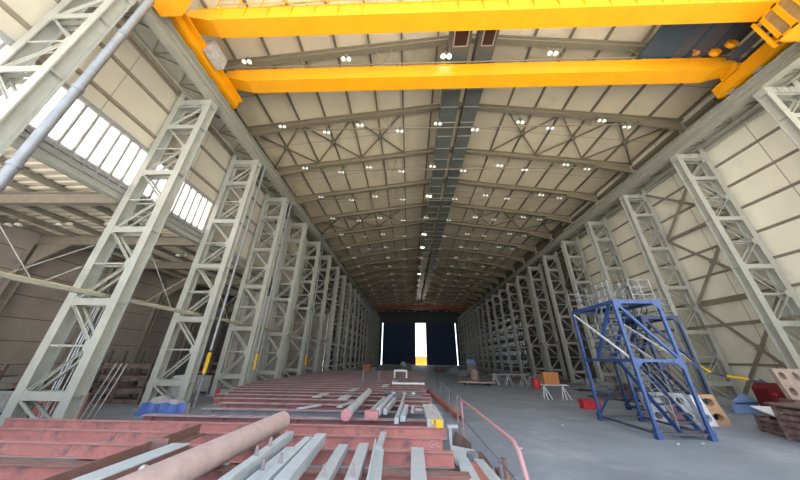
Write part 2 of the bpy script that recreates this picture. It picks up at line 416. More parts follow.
# purlins
xs = [EL+.15 + i*2.06 for i in range(8)]
for side, lst in (('left', xs), ('right', [2*XM-x for x in xs])):
    for i, x in enumerate(lst):
        if i == 7 : x = x + (.25 if side == 'left' else -.25)
        m = MB(); z0 = zb(x)+.47
        m.bar((x, YF, z0+.085), (x, YB, z0+.085), .11, .17)
        solo(m, 'roof_purlin', 'purlin', 'dark roof purlin on the %s-side slope, %s up from the eave' % ('aisle' if side == 'left' else 'cream-wall', ORD[i]), 'purlin', 'roof purlins', org=(x, YF, z0))
# eave beams
for x, side in ((EL+.1, 'left'), (ER-.1, 'right')):
    m = MB(); m.bar((x, YF, 18.0), (x, YB, 18.0), .3, .3)
    solo(m, 'eave_beam', 'purlin', 'dark eave beam at the roof edge on the %s side' % ('aisle' if side == 'left' else 'cream-wall'), 'beam', 'eave beams', org=(x, YF, 17.85))
# cross bracing under the roof sheets
for bi, k in enumerate((1, 4, 8, 12, 16)):
    n = 0
    cells = [(a, a+2) for a in (0, 2, 4)]
    for lst, sd in ((xs, 'left'), ([2*XM-x for x in xs], 'right')):
        for j, (a, b) in enumerate(cells):
            xa, xb = lst[a], lst[b+1] if b+1 < len(lst) and False else lst[b]
            ya, yb = FY(k)+.14, FY(k+1)-.14
            xm = (xa+xb)/2; f = lambda x: zb(x)+.38
            t = thing('roof_cross_brace', 'X brace under the %s-side roof slope, %s from its eave, %s braced bay' % ('aisle' if sd == 'left' else 'cream-wall', ORD[j], ORD[bi]), 'brace', (xm, (ya+yb)/2, f(xm)), 'roof cross braces')
            m = MB(); m.bar((xa, ya, f(xa)), (xb, yb, f(xb)), .12, .07); m.build('diagonal', 'purlin', t)
            m = MB(); m.bar((xb, ya, f(xb)), (xa, yb, f(xa)), .12, .07); m.build('diagonal', 'purlin', t)
            m = MB(); c = Vector((xm, (ya+yb)/2, f(xm)-.04)); m.lathe(c, [(0, 0), (.24, 0), (.24, .1), (0, .1)], 8); m.build('gusset', 'purlin', t)
# ridge ducts
for nm, x0, x1 in (('first', 2.37, 3.56), ('second', 3.97, 5.02)):
    t = thing('ridge_duct', 'dark duct hung along the roof ridge, %s from the aisle side' % nm, 'duct', ((x0+x1)/2, 7.0, 18.62), 'ridge ducts')
    m = MB(); m.box(x0, x1, 7.0, YB-3, 18.65, 19.4); m.build('duct_body', 'duct', t)
    y = 9.95; i = 0
    while y < YB-3 and i < 70:
        m = MB(); m.box(x0-.03, x1+.03, y-.025, y+.025, 18.62, 18.655); m.box(x0-.03, x0, y-.025, y+.025, 18.62, 19.42); m.box(x1, x1+.03, y-.025, y+.025, 18.62, 19.42)
        m.build('flange', 'duct_flange', t); y += 1.32; i += 1
    m = MB(); m.box(x0+.27, x1-.2, 7.5, 8.65, 18.635, 18.65); m.build('grille', 'duct_mouth', t)
    m = MB()
    for a in (x0+.21, x1-.2): m.box(a, a+.06, 7.44, 8.71, 18.62, 18.65)
    m.box(x0+.21, x1-.14, 8.65, 8.71, 18.62, 18.65); m.build('grille_frame', 'duct_flange', t)

# lamps under the frames
def lamp(y, x, z, label, lit=False, off=0):
    t = thing('high_bay_lamp', label, 'lamp', (x, y, z), 'high-bay lamps under the roof')
    m = MB(); m.tube([(x, y, z+.28), (x, y, zb(x)+.02)], .012, 5); m.bar((x, y-off, z+.1), (x, y+off*.0, z+.1), .03, .03) if off else None
    m.build('suspension_rod', 'lamp_body', t)
    m = MB(); m.lathe((x, y, z), [(0, .30), (.09, .29), (.10, .12), (.07, .08)], 10); m.build('ballast_housing', 'lamp_body', t)
    m = MB(); m.bar((x-.2, y, z+.1), (x+.2, y, z+.1), .05, .04); m.build('cross_arm', 'lamp_body', t)
    for d in (-.17, .17):
        m = MB(); m.lathe((x+d, y, z-(.04 if d > 0 else 0)), [(.05, .1), (.09, .05), (.14, -.06), (.15, -.09), (.13, -.07), (.08, .03), (.03, .07)], 12); rf = m.build('reflector', 'lamp', t)
        m = MB(); m.lathe((x+d, y, z-(.04 if d > 0 else 0)), [(0, .05), (.05, .03), (.1, -.05), (.08, -.11), (0, -.14)], 10); m.build('bulb', 'lit' if lit else 'dim', rf)
    return t
la = lamp(FY(0)-.32, -9.7, 18.52, 'high-bay lamp, first from the aisle under the first roof frame from the camera')
ll = None
XS = [-9.7, -6.43, -3.67, -.65, 2.25, 5.17, 8.39, 10.9, 14.35, 16.6]
for k in range(NF):
    for i, x in enumerate(XS):
        yy = FY(k) + (-.32 if i % 2 == 0 else .30)
        lb = 'high-bay lamp, %s from the aisle under the %s roof frame from the camera' % (ORD[i], ORD[k])
        if i == 4 and k in (0, 3, 5, 6, 9):
            if ll is None: ll = lamp(yy, x, 18.52, lb.replace('high-bay', 'lit high-bay'), True)
            else: dup(ll, (x, yy, 18.52), lb.replace('high-bay', 'lit high-bay'))
        elif k == 0 and i == 0: pass
        else: dup(la, (x, yy, 18.52), lb)

# ------------------------------------------------------------------ bridge crane
def crane(y1, y2, w, ym, full, label):
    t = thing('bridge_crane', label, 'crane', (XM, (y1+y2)/2, 16.2), 'bridge cranes')
    zl, zt = 17.0, 18.0; xa, xb = -10.95, 18.45
    for yc in (y1, y2):
        m = MB(); a, b = yc-w/2, yc+w/2
        pts = [(xa, zl+.45), (xa+1.5, zl), (xb-1.5, zl), (xb, zl+.45), (xb, zt), (xa, zt)]
        m.prism([(x, a, z) for x, z in pts], (0, w, 0))
        # lips of the box girder
        m.box(xa+1.5, xb-1.5, a-.03, a, zl, zl+.03); m.box(xa+1.5, xb-1.5, b, b+.03, zl, zl+.03); m.box(xa+.5, xb-.5, a-.04, b+.04, zt, zt+.03)
        g = m.build('girder', ym, t)
        if full:
            for x in [xa+1.8+1.16*i for i in range(22)]:
                m = MB()
                if x < xb-1.6 and yc == y1: m.prism([(x-.015, a, zl+.12), (x+.015, a, zl+.12), (x+.015, a-.14, zt), (x-.015, a-.14, zt)], (0, .001, 0)); m.prism([(x-.02, a, zl+.1), (x-.02, a-.14, zt), (x-.02, a, zt)], (.04, 0, 0))
                if m.v: m.build('stiffener', ym, g)
        m = MB(); m.box(xa+.6, xb-.6, yc-.05, yc+.05, zt+.03, zt+.11); m.build('trolley_rail', 'lug', t)
    for xc, s in ((-11.0, 1), (18.48, -1)):
        m = MB(); m.box(xc-.28, xc+.28, y1-1.1, y2+.95, 16.42, 17.04); m.box(xc-.33, xc+.33, y1-1.1, y2+.95, 17.04, 17.08); m.box(xc-.33, xc+.33, y1-1.1, y2+.95, 16.38, 16.42)
        m.box(xc-.28, xc+.28, y1-.4, y1+.4, 17.0, 17.5); m.box(xc-.28, xc+.28, y2-.4, y2+.4, 17.0, 17.5)
        c = m.build('end_carriage', ym, t)
        for yy in (y1-.6, y1+.7, y2-.7, y2+.5):
            m = MB(); m.tube([(xc-.08, yy, 16.42), (xc+.08, yy, 16.42)], .21, 16); m.build('wheel', 'lug', c)
        for yy, d in ((y1-1.1, -1), (y2+.95, 1)):
            m = MB(); m.tube([(xc, yy, 16.65), (xc, yy+d*.25, 16.65)], .1, 12); m.build('buffer', 'black', c)
    if full:
        m = MB(); m.box(-10.62, -10.2, y1+.75, y1+1.75, 16.7, 17.5)
        m.box(-10.2, -10.18, y1+.8, y1+1.2, 16.75, 17.45); m.box(-10.2, -10.18, y1+1.25, y1+1.7, 16.75, 17.45); m.build('electric_cabinet', 'junk3', t, label='pale electric cabinet on the left carriage')
        # walkway along the near girder with posts
        m = MB()
        for zz in (18.4, 18.9): m.tube([(-9.6, y1-w/2-.02, zz), (17, y1-w/2-.02, zz)], .022, 6)
        for i in range(24): x = -9.6+1.156*i; m.tube([(x, y1-w/2-.02, 18.0), (x, y1-w/2-.02, 18.9)], .03, 6)
        m.build('guard_rail', ym, t)
        # cab under the near girder at the right end
        c = MB(); x0, x1, ya, yb, za, zc = 16.55, 17.95, 4.7, 7.05, 15.3, 17.0
        ps = [ya+.08, 5.32, 5.78, 6.24, 6.90]
        wins = [(5.06, 5.38), (5.58, 5.9), (6.1, 6.41), (6.6, 6.9)]
        ed = [ya] + [e for ab in wins for e in ab] + [yb]
        for a, b in zip(ed[0::2], ed[1::2]): c.box(x0-.05, x0+.05, a, b, za, zc)
        for py in (ya, yb): c.box(x1-.1, x1, py-.1, py, za, zc)
        c.box(x0-.05, x1, ya, yb, za-.12, za+.16); c.box(x0-.05, x1, ya, yb, zc-.10, zc+.04)
        cb = c.build('operator_cab', ym, t)
        for a, b in wins:
            m = MB(); m.box(x0-.01, x0+.01, a, b, za+.16, zc-.10); m.build('window', 'glass', cb)
        m = MB(); m.box(x0+.05, x1-.1, yb-.03, yb-.01, za+.16, zc-.1); m.build('window', 'glass', cb)
        m = MB(); m.box(x0-.06, x0+.06, yb+.14, yb+.26, za-.05, zc+.02); m.box(x0-.03, x0+.03, yb-.02, yb+.16, za+.1, za+.16); m.box(x0-.03, x0+.03, yb-.02, yb+.16, zc-.2, zc-.14); m.build('grab_rail', ym, cb)
        m = MB(); m.box(x0-.3, x1, ya, yb-.1, za-.2, za-.13); m.build('step', ym, cb)
        m = MB(); m.box(18.2, 18.75, y1+.45, y2-.55, 17.3, 17.34); m.box(17.6, 18.2, y1+.45, y2-.55, 17.5, 17.54); m.build('service_platform', 'tread', t)
        m = MB(); m.box(-10.7, -9.75, 4.75, 5.6, 15.65, 16.9); m.build('maintenance_box', ym, t)
        m = MB(); m.box(-10.72, -10.45, 5.0, 10.6, 16.9, 17.0); m.build('carriage_ledge', ym, t)
    return t
crane(6.73, 9.70, .72, 'crane', True, 'yellow double-girder bridge crane spanning the hall overhead')
crane(84, 87.2, .8, 'rust_crane', False, 'rust-coloured bridge crane far away above the hangar door')
# trolley on the girders
t = thing('hoist_trolley', 'dark blue hoist trolley sitting on the crane girders near the cab', 'trolley', (15.6, 8.2, 18.11))
m = MB()
for y in (6.73, 9.70): m.box(13.2, 17.15, y-.12, y+.12, 18.115, 18.28)
for x in (13.35, 15.0, 15.9, 17.05): m.box(x-.1, x+.1, 6.85, 9.6, 18.13, 18.28)
m.build('frame', 'trolley', t)
m = MB(); m.box(13.45, 15.05, 7.1, 9.3, 18.14, 18.17); m.build('floor_plate', 'trolley', t)
m = MB(); m.box(15.0, 17.1, 7.1, 9.3, 18.175, 18.2); m.build('floor_plate', 'tread', t)
m = MB(); m.box(17.1, 18.15, 7.1, 9.25, 18.2, 18.24); m.build('side_platform', 'tread', t)
m = MB(); m.tube([(15.4, 8.5, 18.42), (16.9, 8.5, 18.42)], .2, 16); m.build('rope_drum', 'tread', t)
for x, y in ((17.1, 9.0), (17.55, 8.6)):
    m = MB(); m.tube([(x, y-.1, 18.0), (x, y+.1, 18.0)], .26, 18); m.tube([(x, y-.14, 18.0), (x, y+.14, 18.0)], .1, 10); m.build('sheave', 'crane', t)
m = MB(); m.tube([(15.9, 8.9, 18.1), (15.9, 8.9, 17.85)], .05, 8); m.lathe((15.9, 8.9, 17.75), [(0, .12), (.14, .08), (.16, 0), (.1, -.1), (0, -.12)], 12); m.build('hook_block', 'orange_box', t)

# ------------------------------------------------------------------ girts on the walls, bracing
for i, z in enumerate((17.3, 15.72, 14.16, 12.55, 10.97, 9.33, 7.7, 6.1, 4.5, 2.2)):
    m = MB(); m.box(WX-.10, WX-.006, YF, YB-.1, z-.065, z+.065)
    solo(m, 'wall_girt', 'girt', 'dark horizontal girt on the cream side wall, %s from the top' % ORD[i], 'girt', 'girts on the right wall', org=(WX-.05, YF, z-.065))
m = MB(); m.bar((WX-.2, YF, 15.5), (WX-.2, YB, 15.5), .14, .2)
solo(m, 'ledger_beam', 'column', 'pale ledger beam on the cream side wall just below the crane walkway', 'beam')
for i, z in enumerate((16.75, 15.75, 14.28, 12.5)):
    m = MB(); m.box(LX, LX+.10, YF, YB, z-.08, z+.08)
    solo(m, 'wall_girt', 'girt', 'horizontal girt on the wall above the white clerestory panels, %s from the top' % ORD[i], 'girt', 'girts on the left wall', org=(LX+.05, YF, z-.08))
def xbrace(x, y0, y1, z0, z1, label, group, w=.16):
    t = thing('wall_cross_brace', label, 'brace', (x, (y0+y1)/2, z0), group)
    m = MB(); m.bar((x, y0, z0), (x, y1, z1), .08, w); m.build('diagonal', 'girt', t)
    m = MB(); m.bar((x, y1, z0), (x, y0, z1), .08, w); m.build('diagonal', 'girt', t)
    m = MB(); c = ((y0+y1)/2, (z0+z1)/2); m.prism([(x-.06, c[0]-.25, c[1]), (x-.06, c[0], c[1]-.25), (x-.06, c[0]+.25, c[1]), (x-.06, c[0], c[1]+.25)], (.04, 0, 0)); m.build('gusset', 'girt', t)
for bi, k in enumerate((1, 4, 8, 12, 16)):
    for zi, (a, b) in enumerate(((.3, 5.75), (5.95, 10.75), (10.95, 15.1))):
        xbrace(20.2, FY(k)+.26, FY(k+1)-.26, a, b, '%s X brace between columns by the cream wall, %s braced bay' % (('lowest', 'middle', 'topmost')[zi], ORD[bi]), 'wall braces on the right')
    for z, nm in ((5.85, 'lower'), (10.85, 'upper')):
        m = MB(); m.bar((20.2, FY(k)+.26, z), (20.2, FY(k+1)-.26, z), .12, .18)
        solo(m, 'brace_strut', 'rafter', '%s level strut of the cream wall bracing, %s braced bay' % (nm, ORD[bi]), 'strut', 'wall braces on the right')
# longitudinal struts at 4.3 m
for x, nm in ((XL, 'left'), (XR, 'right')):
    t = thing('column_strut', 'long horizontal strut tying the %s columns together above head height' % ('aisle-side' if nm == 'left' else 'wall-side'), 'strut', (x, YF, 4.2), 'column struts')
    m = MB(); m.chan((x, YF, 4.4), (x, YB-.3, 4.4), .13, .2, .02); m.build('channel', 'rafter' if nm == 'right' else 'truss', t)
    m = MB(); m.box(x+.04, x+.1, YF, 30, 4.466, 4.49); m.build('top_edge', 'strut_yellow' if nm == 'left' else 'purlin', t)
# thin bracing rods on the left
R = [((-12.9, 8.2, 4.5), (-12.9, 4.9, 7.8)), ((-12.9, 8.2, 4.5), (-12.9, 9.15, 5.5)), ((-12.9, 7.3, 4.5), (-12.9, 9.15, 6.4)), ((-12.9, 13.85, 4.5), (-12.9, 9.65, 8.8)), ((-12.9, 12.0, 4.5), (-12.9, 13.9, 6.4)), ((-12.9, 18.6, 4.5), (-12.9, 14.4, 8.8)), ((-12.9, 16.8, 4.5), (-12.9, 18.65, 6.4))]
RN = ['long thin rod slanting up to the frame edge left of the lattice column', 'short thin rod rising from the strut to the second left column', 'thin rod crossing the strut end beside the second left column', 'long thin rod slanting between the second and third left columns', 'short thin rod meeting the third left column', 'long thin rod slanting between the third and fourth left columns', 'short thin rod meeting the fourth left column']
for (a, b), nm in zip(R, RN):
    m = MB(); m.tube([a, b], .019, 6); solo(m, 'bracing_rod', 'junk3', nm, 'rod', 'thin bracing rods on the left')
# drain pipes
def pipe(x, y, r, label, z0, yellow=True, zt=15.2):
    t = thing('drain_pipe', label, 'pipe', (x, y, z0), 'vertical pipes on the left columns')
    m = MB(); m.tube([(x, y, z0), (x, y, zt)], r, 12); m.build('pipe_shaft', 'galv', t)
    for z in (3.8, 6.8, 9.8, 12.8):
        m = MB(); m.tube([(x, y, z-.06), (x, y, z+.06)], r*1.25, 12); m.build('clamp', 'galv', t)
    if yellow: m = MB(); m.tube([(x, y, z0-1.1), (x, y, z0-.1)], r*1.3, 12); m.build('yellow_sleeve', 'yellow', t); m = MB(); m.tube([(x, y, 0), (x, y, z0-1.1)], r*.9, 10); m.build('lower_pipe', 'junk2', t)
    return t
pipe(-10.24, 4.86, .115, 'big galvanised pipe beside the lattice column in the upper left corner', 0, False)
pipe(-10.68, 14.6, .075, 'galvanised pipe with yellow sleeve on the third left column', 2.6)
pipe(-10.68, 19.3, .075, 'galvanised pipe with yellow sleeve on the fourth left column', 2.6)
pipe(-10.68, 28.8, .075, 'galvanised pipe with yellow sleeve on the sixth left column', 2.6)
# cables in the second left column
t = thing('cable_bundle', 'bundle of thin pale cables hanging inside the second left column', 'cables', (-11.9, 9.62, 1.0))
for i, x in enumerate((-12.15, -12.05, -11.98, -11.8, -11.68)):
    m = MB(); m.tube([(x-.02, 9.62, .3), (x, 9.62+.02*i, 2.4), (x+.03, 9.64, 4.3)], .02, 5); m.build('cable', 'pale', t)
m = MB(); m.bar((-12.6, 9.62, 4.3), (-11.1, 9.62, 4.3), .05, .05); m.build('bracket', 'column', t)
# side aisle steel
for k in range(-1, 7):
    t = thing('aisle_truss', 'grey-brown aisle roof frame, %s from the camera' % ORD[k+1], 'roof frame', (AX, FY(k), 0), 'aisle frames')
    m = MB(); m.ibeam((AX+.2, FY(k), 8.95), (-13.25, FY(k), 8.85), .6, .28, .04, .03); m.build('rafter_beam', 'aisle_steel', t)
    m = MB(); m.ibeam((AX+.25, FY(k), 0), (AX+.25, FY(k), 8.65), .45, .35, .04, .03); m.build('post', 'aisle_steel', t)
    m = MB(); m.prism([(AX+.45, FY(k)-.06, 7.2), (AX+2.6, FY(k)-.06, 8.66), (AX+.45, FY(k)-.06, 8.66)], (0, .12, 0)); m.build('knee_brace', 'aisle_steel', t)
for i, x in enumerate((-14.4, -16.2, -18.0, -19.8, -21.6, -23.2)):
    m = MB(); m.bar((x, YF, 9.32), (x, 42.8, 9.32), .3, .18)
    solo(m, 'aisle_purlin', 'aisle_steel', 'dark purlin under the aisle roof, %s out from the columns' % ORD[i], 'purlin', 'aisle purlins', org=(x, YF, 9.22))
k0 = None
for i, (x, y) in enumerate(((-16.2, 11.8), (-19.0, 11.8), (-22.0, 11.8), (-16.2, 16.5), (-19.0, 16.5), (-22.0, 16.5))):
    lb = 'twin white lamp under the aisle roof, %s from the columns, %s row' % (ORD[i % 3], ('nearer', 'farther')[i//3])
    if k0 is None:
        k0 = thing('aisle_lamp', lb, 'lamp', (x, y, 8.9), 'aisle roof lamps')
        m = MB(); m.bar((x-.5, y, 8.95), (x+.5, y, 8.95), .04, .04); m.tube([(x, y, 8.95), (x, y, 9.4)], .015, 5); m.build('bracket', 'lamp_body', k0)
        for d in (-.3, .3): m = MB(); m.lathe((x+d, y, 8.85), [(0, .1), (.1, .08), (.17, -.06), (.15, -.08), (0, -.02)], 10); m.build('reflector', 'lamp', k0)
    else: dup(k0, (x, y, 8.9), lb)

# ------------------------------------------------------------------ bed of red beams
ZT = .80
def bed_beam(y, x0, x1, h, w, label, mm, fm, zt=ZT, stiff=True):
    t = thing('red_steel_beam', label, 'beam', ((x0+x1)/2, y, zt-h), 'steel beams of the work bed')
    m = MB(); m.box(x0, x1, y-.012, y+.012, zt-h+.02, zt-.025)
    x = x0+.3
    while x < x1-.05 and stiff:
        m.box(x-.01, x+.01, y-w*.42, y+w*.42, zt-h+.025, zt-.025); x += 2.1
    m.build('web', mm, t)
    m = MB(); m.box(x0, x1, y-w/2, y+w/2, zt-.025, zt); m.build('top_flange', fm, t)
    m = MB(); m.box(x0, x1, y-w/2, y+w/2, zt-h, zt-h+.025); m.build('bottom_flange', fm, t)
    return t
ys = [(4.1, .95), (4.92, .90), (5.93, .82), (6.82, .72), (7.72, .92)]
n = 0
for y, xr in ys:
    t = bed_beam(y, -15.0 if y < 7.7 else -10.6, xr, .24, .18 if n == 1 else .09, 'bright red steel beam across the front of the bed, %s from the camera' % ORD[n], 'red', 'brown' if n == 1 else 'flange_red', ZT, False); n += 1
    if n == 4:                                  # chalk letters on the web
        m = MB(); yy = y-.016
        pts = [(.53, .735), (.47, .745), (.44, .70), (.44, .66), (.47, .62), (.53, .625), (.535, .675), (.49, .675)]
        for (a, b), (c, d) in zip(pts, pts[1:]): m.bar((a, yy, b), (c, yy, d), .006, .022, up=(0, 1, 0)) if False else m.prism([(a-.006, yy, b-.006), (a+.006, yy, b+.006), (c+.006, yy, d+.006), (c-.006, yy, d-.006)], (0, .004, 0))
        for q in ((.575, .588, .63, .74), (.575, .66, .63, .642)): m.box(q[0], q[1], yy, yy+.004, q[2], q[3])
        m.build('chalk_lettering', 'pink', t, label='white chalk letters')
y = 8.62; n2 = 0
LXB = [-7.7, -6.75, -7.0, -8.0, -8.7, -8.9, -9.4, -9.9, -10.1]
while y < 37:
    lx = LXB[n2] if n2 < len(LXB) else -10.45
    rx = .95 + (.12*math.sin(n2*1.7)) + (.35 if y > 24 else 0)
    g = n2 == 1
    bed_beam(y, lx, rx, .24, .24, '%s steel beam across the bed, %s behind the bright red front beams' % ('dusty grey' if g else 'dusty dark red', ORD[n2]), 'grey_dark_beam' if g else 'red_dark', 'flange', ZT-.02)
    y += 1.13; n2 += 1
for x, y1, nm in ((-12.2, 7.1, 'short outer one'), (-6.2, 37.2, 'first long one'), (-3.2, 37.2, 'middle long one'), (.2, 37.2, 'one by the handrail')):
    m = MB(); m.ibeam((x, 3.6, .267), (x, y1, .267), .53, .26, .03, .02)
    solo(m, 'bearer_beam', 'brown', 'low bearer beam under the red steel bed, %s' % nm, 'beam', 'bearers under the bed')

# items lying on the bed
Zb = ZT+.005
t = thing('steel_pipe', 'big pinkish steel pipe lying across the front red beams', 'pipe', (-3.0, 5.5, Zb))
m = MB(); c = Zb+.19; m.tube([(-2.96, 7.05, c), (-3.0, 2.6, c)], .19, 28, cap=False); m.tube([(-3.0, 2.6, c), (-2.96, 7.05, c)], .165, 28, cap=False)
m.build('pipe_body', 'pink', t)
m = MB(); m.lathe((0,0,0), [(.165, 0), (.19, 0)], 28); 
m.v = [Vector((-2.96+v.x, 7.05, c+v.y)) for v in m.v]; m.build('cut_end', 'bar2', t)
m = MB(); m.box(-2.86, -2.80, 6.75, 6.95, c-.14, c-.05); m.build('weld_tab', 'lug', t)
t = thing('steel_pipe', 'long pale pipe with pink end cap lying on the middle of the bed', 'pipe', (-1.77, 10.8, ZT))
m = MB(); m.tube([(-1.71, 8.25, ZT+.13), (-1.83, 13.4, ZT+.13)], .13, 20); m.build('pipe_body', 'bar2', t)
m = MB(); m.tube([(-1.709, 8.2, ZT+.13), (-1.71, 8.25, ZT+.13)], .145, 20); m.build('end_cap', 'pinkcap', t, label='pink end cap')
def channel(x0, x1, y0, y1, w, h, mm, label, lugs=(), group='grey steel bars on the front beams', z=Zb):
    if not lugs:
        m = MB(); m.chan((x0, y0, z+h/2), (x1, y1, z+h/2), h, w, .018); return solo(m, 'steel_channel', mm, label, 'steel bar', group)
    t = thing('steel_channel', label, 'steel bar', ((x0+x1)/2, (y0+y1)/2, z), group)
    m = MB(); m.chan((x0, y0, z+h/2), (x1, y1, z+h/2), h, w, .018); m.build('channel_body', mm, t)
    for f in lugs:
        x, y = x0+(x1-x0)*f, y0+(y1-y0)*f; m = MB()
        m.prism([(x-.03, y-.008, z+h), (x+.03, y-.008, z+h), (x+.02, y-.008, z+h+.13), (x-.015, y-.008, z+h+.13)], (0, .016, 0))
        m.build('lifting_lug', 'lug', t)
    return t
channel(-2.27, -2.45, 3.3, 6.34, .145, .15, 'bar', 'pale grey bar lying next to the big pink pipe, its tip longest', (.52, .68))
channel(-2.04, -2.15, 3.3, 5.68, .14, .07, 'bar', 'shorter pale grey bar between two longer ones, second from the pipe', (.55,))
channel(-1.81, -1.97, 3.3, 6.08, .135, .13, 'bar', 'pale grey bar lying third from the big pink pipe', (.5,))
channel(-1.53, -1.75, 3.3, 6.16, .19, .17, 'bar', 'thick pale grey bar lying fourth from the big pink pipe')
channel(-1.08, -1.19, 3.3, 5.70, .17, .12, 'bar2', 'pale grey bar alone in the middle, fifth from the pink pipe', (.42,))
channel(-.70, -.83, 3.3, 5.80, .18, .12, 'bar2', 'pale grey bar with one lug, sixth from the pink pipe', (.42,))
channel(.11, .15, 3.3, 5.86, .22, .06, 'bar2', 'flat wide grey bar lying last toward the right end of the bed')
t = thing('steel_angle', 'grey steel angle with upright leg pointing away on the front beams', 'steel bar', (-.47, 5, Zb))
m = MB(); m.ang((-.40, 3.3, Zb+.09), (-.55, 5.85, Zb+.09), .18, .17, .02); m.build('angle_body', 'bar', t)
m = MB(); m.box(-.62, -.5, 5.85, 6.85, Zb, Zb+.07); m.build('tongue', 'bar2', t)
t = thing('steel_angle', 'brown steel angle lying left of the big pink pipe', 'steel bar', (-4.4, 5, Zb))
m = MB(); m.ang((-4.22, 3.2, Zb+.1), (-4.48, 6.6, Zb+.1), .2, .16, .025); m.build('angle_body', 'brown', t)
m = MB(); m.box(-4.55, -4.15, 5.3, 5.33, Zb, Zb+.24); m.build('end_plate', 'brown', t)
t = thing('box_beam', 'grey box beam with brown side between brown angle and pink pipe', 'steel bar', (-3.75, 4.5, Zb))
m = MB(); m.box(-3.95, -3.66, 3.0, 5.15, Zb, Zb+.2); m.build('beam_body', 'brown', t)
m = MB(); m.box(-3.96, -3.65, 3.0, 5.17, Zb+.2, Zb+.215); m.box(-4.05, -3.97, 3.0, 5.0, Zb, Zb+.12); m.build('top_plate', 'bar', t, label='pale grey top plate')
m = MB(); m.tube([(-3.655, 4.35, Zb+.12), (-3.60, 4.35, Zb+.12)], .06, 12); m.build('stub', 'white', t)
# second field of small pieces further back
def flat(x0, y0, x1, y1, w, h, mm, name, label, cat='steel bar', group='loose steel pieces on the bed', z=ZT):
    m = MB(); m.bar((x0, y0, z+h/2), (x1, y1, z+h/2), w, h); return solo(m, name, mm, label, cat, group)
flat(-2.36, 10.1, -2.08, 11.5, .2, .04, 'bar2', 'steel_plank', 'short grey plank just left of the pipe with pink cap')
flat(-1.12, 8.9, -.95, 11.6, .12, .14, 'bar2', 'steel_bar', 'grey bar right of the capped pipe, left of a cluster')
flat(-.92, 9.0, -.74, 12.3, .14, .16, 'bar', 'steel_bar', 'pale grey bar in the middle of the small cluster')
flat(-.72, 9.1, -.56, 11.6, .12, .14, 'bar2', 'steel_bar', 'grey bar at the right of the small cluster')
m = MB(); m.box(-1.22, -.86, 8.32, 8.6, ZT, ZT+.2); m.box(-1.12, -.96, 8.26, 8.32, ZT+.05, ZT+.15)
solo(m, 'red_block', 'pinkcap', 'small dusty red steel block beside the capped pipe', 'block')
flat(-.33, 7.95, -.22, 10.6, .11, .13, 'bar2', 'steel_bar', 'left one of two parallel thin bars before the wide plate beam')
flat(-.17, 8.2, -.08, 10.1, .13, .13, 'bar', 'steel_bar', 'right one of two parallel thin bars before the wide plate beam')
flat(-.26, 10.9, -.2, 13.5, .08, .1, 'bar2', 'steel_bar', 'narrow grey bar behind the two parallel thin bars')
t = thing('plate_beam', 'wide grey plate beam with yellow end at the right of the bed', 'steel bar', (.64, 8.8, ZT))
m = MB(); m.box(.46, .86, 7.72, 10.05, ZT, ZT+.16); m.build('beam_body', 'bar2', t)
m = MB(); m.box(.66, .83, 7.62, 7.72, ZT+.0, ZT+.17); m.box(.56, .62, 7.68, 7.72, ZT+.06, ZT+.16); m.build('yellow_clip', 'yellow', t, label='yellow end clip')
for y in (8.4, 9.2): m = MB(); m.prism([(.62, y, ZT+.16), (.70, y, ZT+.16), (.66, y, ZT+.34)], (0, .02, 0)); m.build('lifting_lug', 'lug', t)
t = thing('blue_grey_plate', 'flat blue-grey plate lying across the back of the bed', 'plate', (-.3, 13.7, ZT))
m = MB(); m.prism([(-1.25, 14.5, ZT), (-.92, 13.15, ZT), (.55, 13.0, ZT), (.45, 13.9, ZT)], (0, 0, .05)); m.build('plate_body', 'grey_dark_beam', t)
m = MB()
for x in (-.7, -.2, .2): m.box(x-.08, x+.08, 13.4, 13.55, ZT+.05, ZT+.12)
m.build('scrap_clip', 'junk3', t)
t = thing('test_frame', 'small white goalpost frame standing at the back of the bed', 'frame', (-.7, 24.2, ZT))
m = MB(); m.bar((-1.25, 24.2, ZT+.55), (-.15, 24.2, ZT+.55), .12, .14); m.build('crossbar', 'white', t)
for x in (-1.2, -.2): m = MB(); m.bar((x, 24.2, ZT), (x, 24.2, ZT+.48), .12, .12); m.build('leg', 'white', t)
flat(-1.1, 18.75, 1.0, 18.83, .1, .1, 'white', 'white_rod', 'long white rod lying across the bed at the back', 'rod')
flat(.1, 9.35, .14, 10.25, .09, .09, 'bar2', 'short_bar', 'short stub bar beside the wide plate beam')
flat(.2, 9.75, .44, 9.75, .07, .07, 'bar2', 'cross_bar', 'thin bar lying crosswise behind the wide plate beam')
flat(-3.6, 9.6, -3.1, 10.4, .1, .05, 'bar2', 'steel_scrap', 'small grey strip lying left of the capped pipe')
for x, y, nm in ((-3.1, 14.8, 'behind the end of the capped pipe'), (-1.6, 17.0, 'beyond the blue-grey plate'), (-4.1, 12.4, 'farther from the capped pipe, aisle side'), (-2.9, 12.0, 'right beside the capped pipe'), (-1.2, 20.6, 'next to the long white rod')):
    m = MB(); m.prism([(x, y, ZT-.02), (x+.35, y+.1, ZT-.02), (x+.4, y+1.2, ZT-.02), (x+.05, y+1.15, ZT-.02)], (0, 0, .05))
    solo(m, 'steel_scrap', 'junk3', 'small pale steel offcut on the dusty bed, ' + nm, 'scrap', 'pale offcuts scattered on the bed')
for x, y, h, nm in ((-3.35, 21, .7, 'left'), (-2.2, 21.1, .65, 'right')):
    m = MB(); m.bar((x, y, ZT), (x, y, ZT+h), .07, .07); m.box(x-.12, x+.12, y-.12, y+.12, ZT, ZT+.03)
    solo(m, 'steel_stanchion', 'junk2', 'short upright stanchion at the back of the bed, %s of two' % nm, 'post', 'stanchions at the back of the bed')
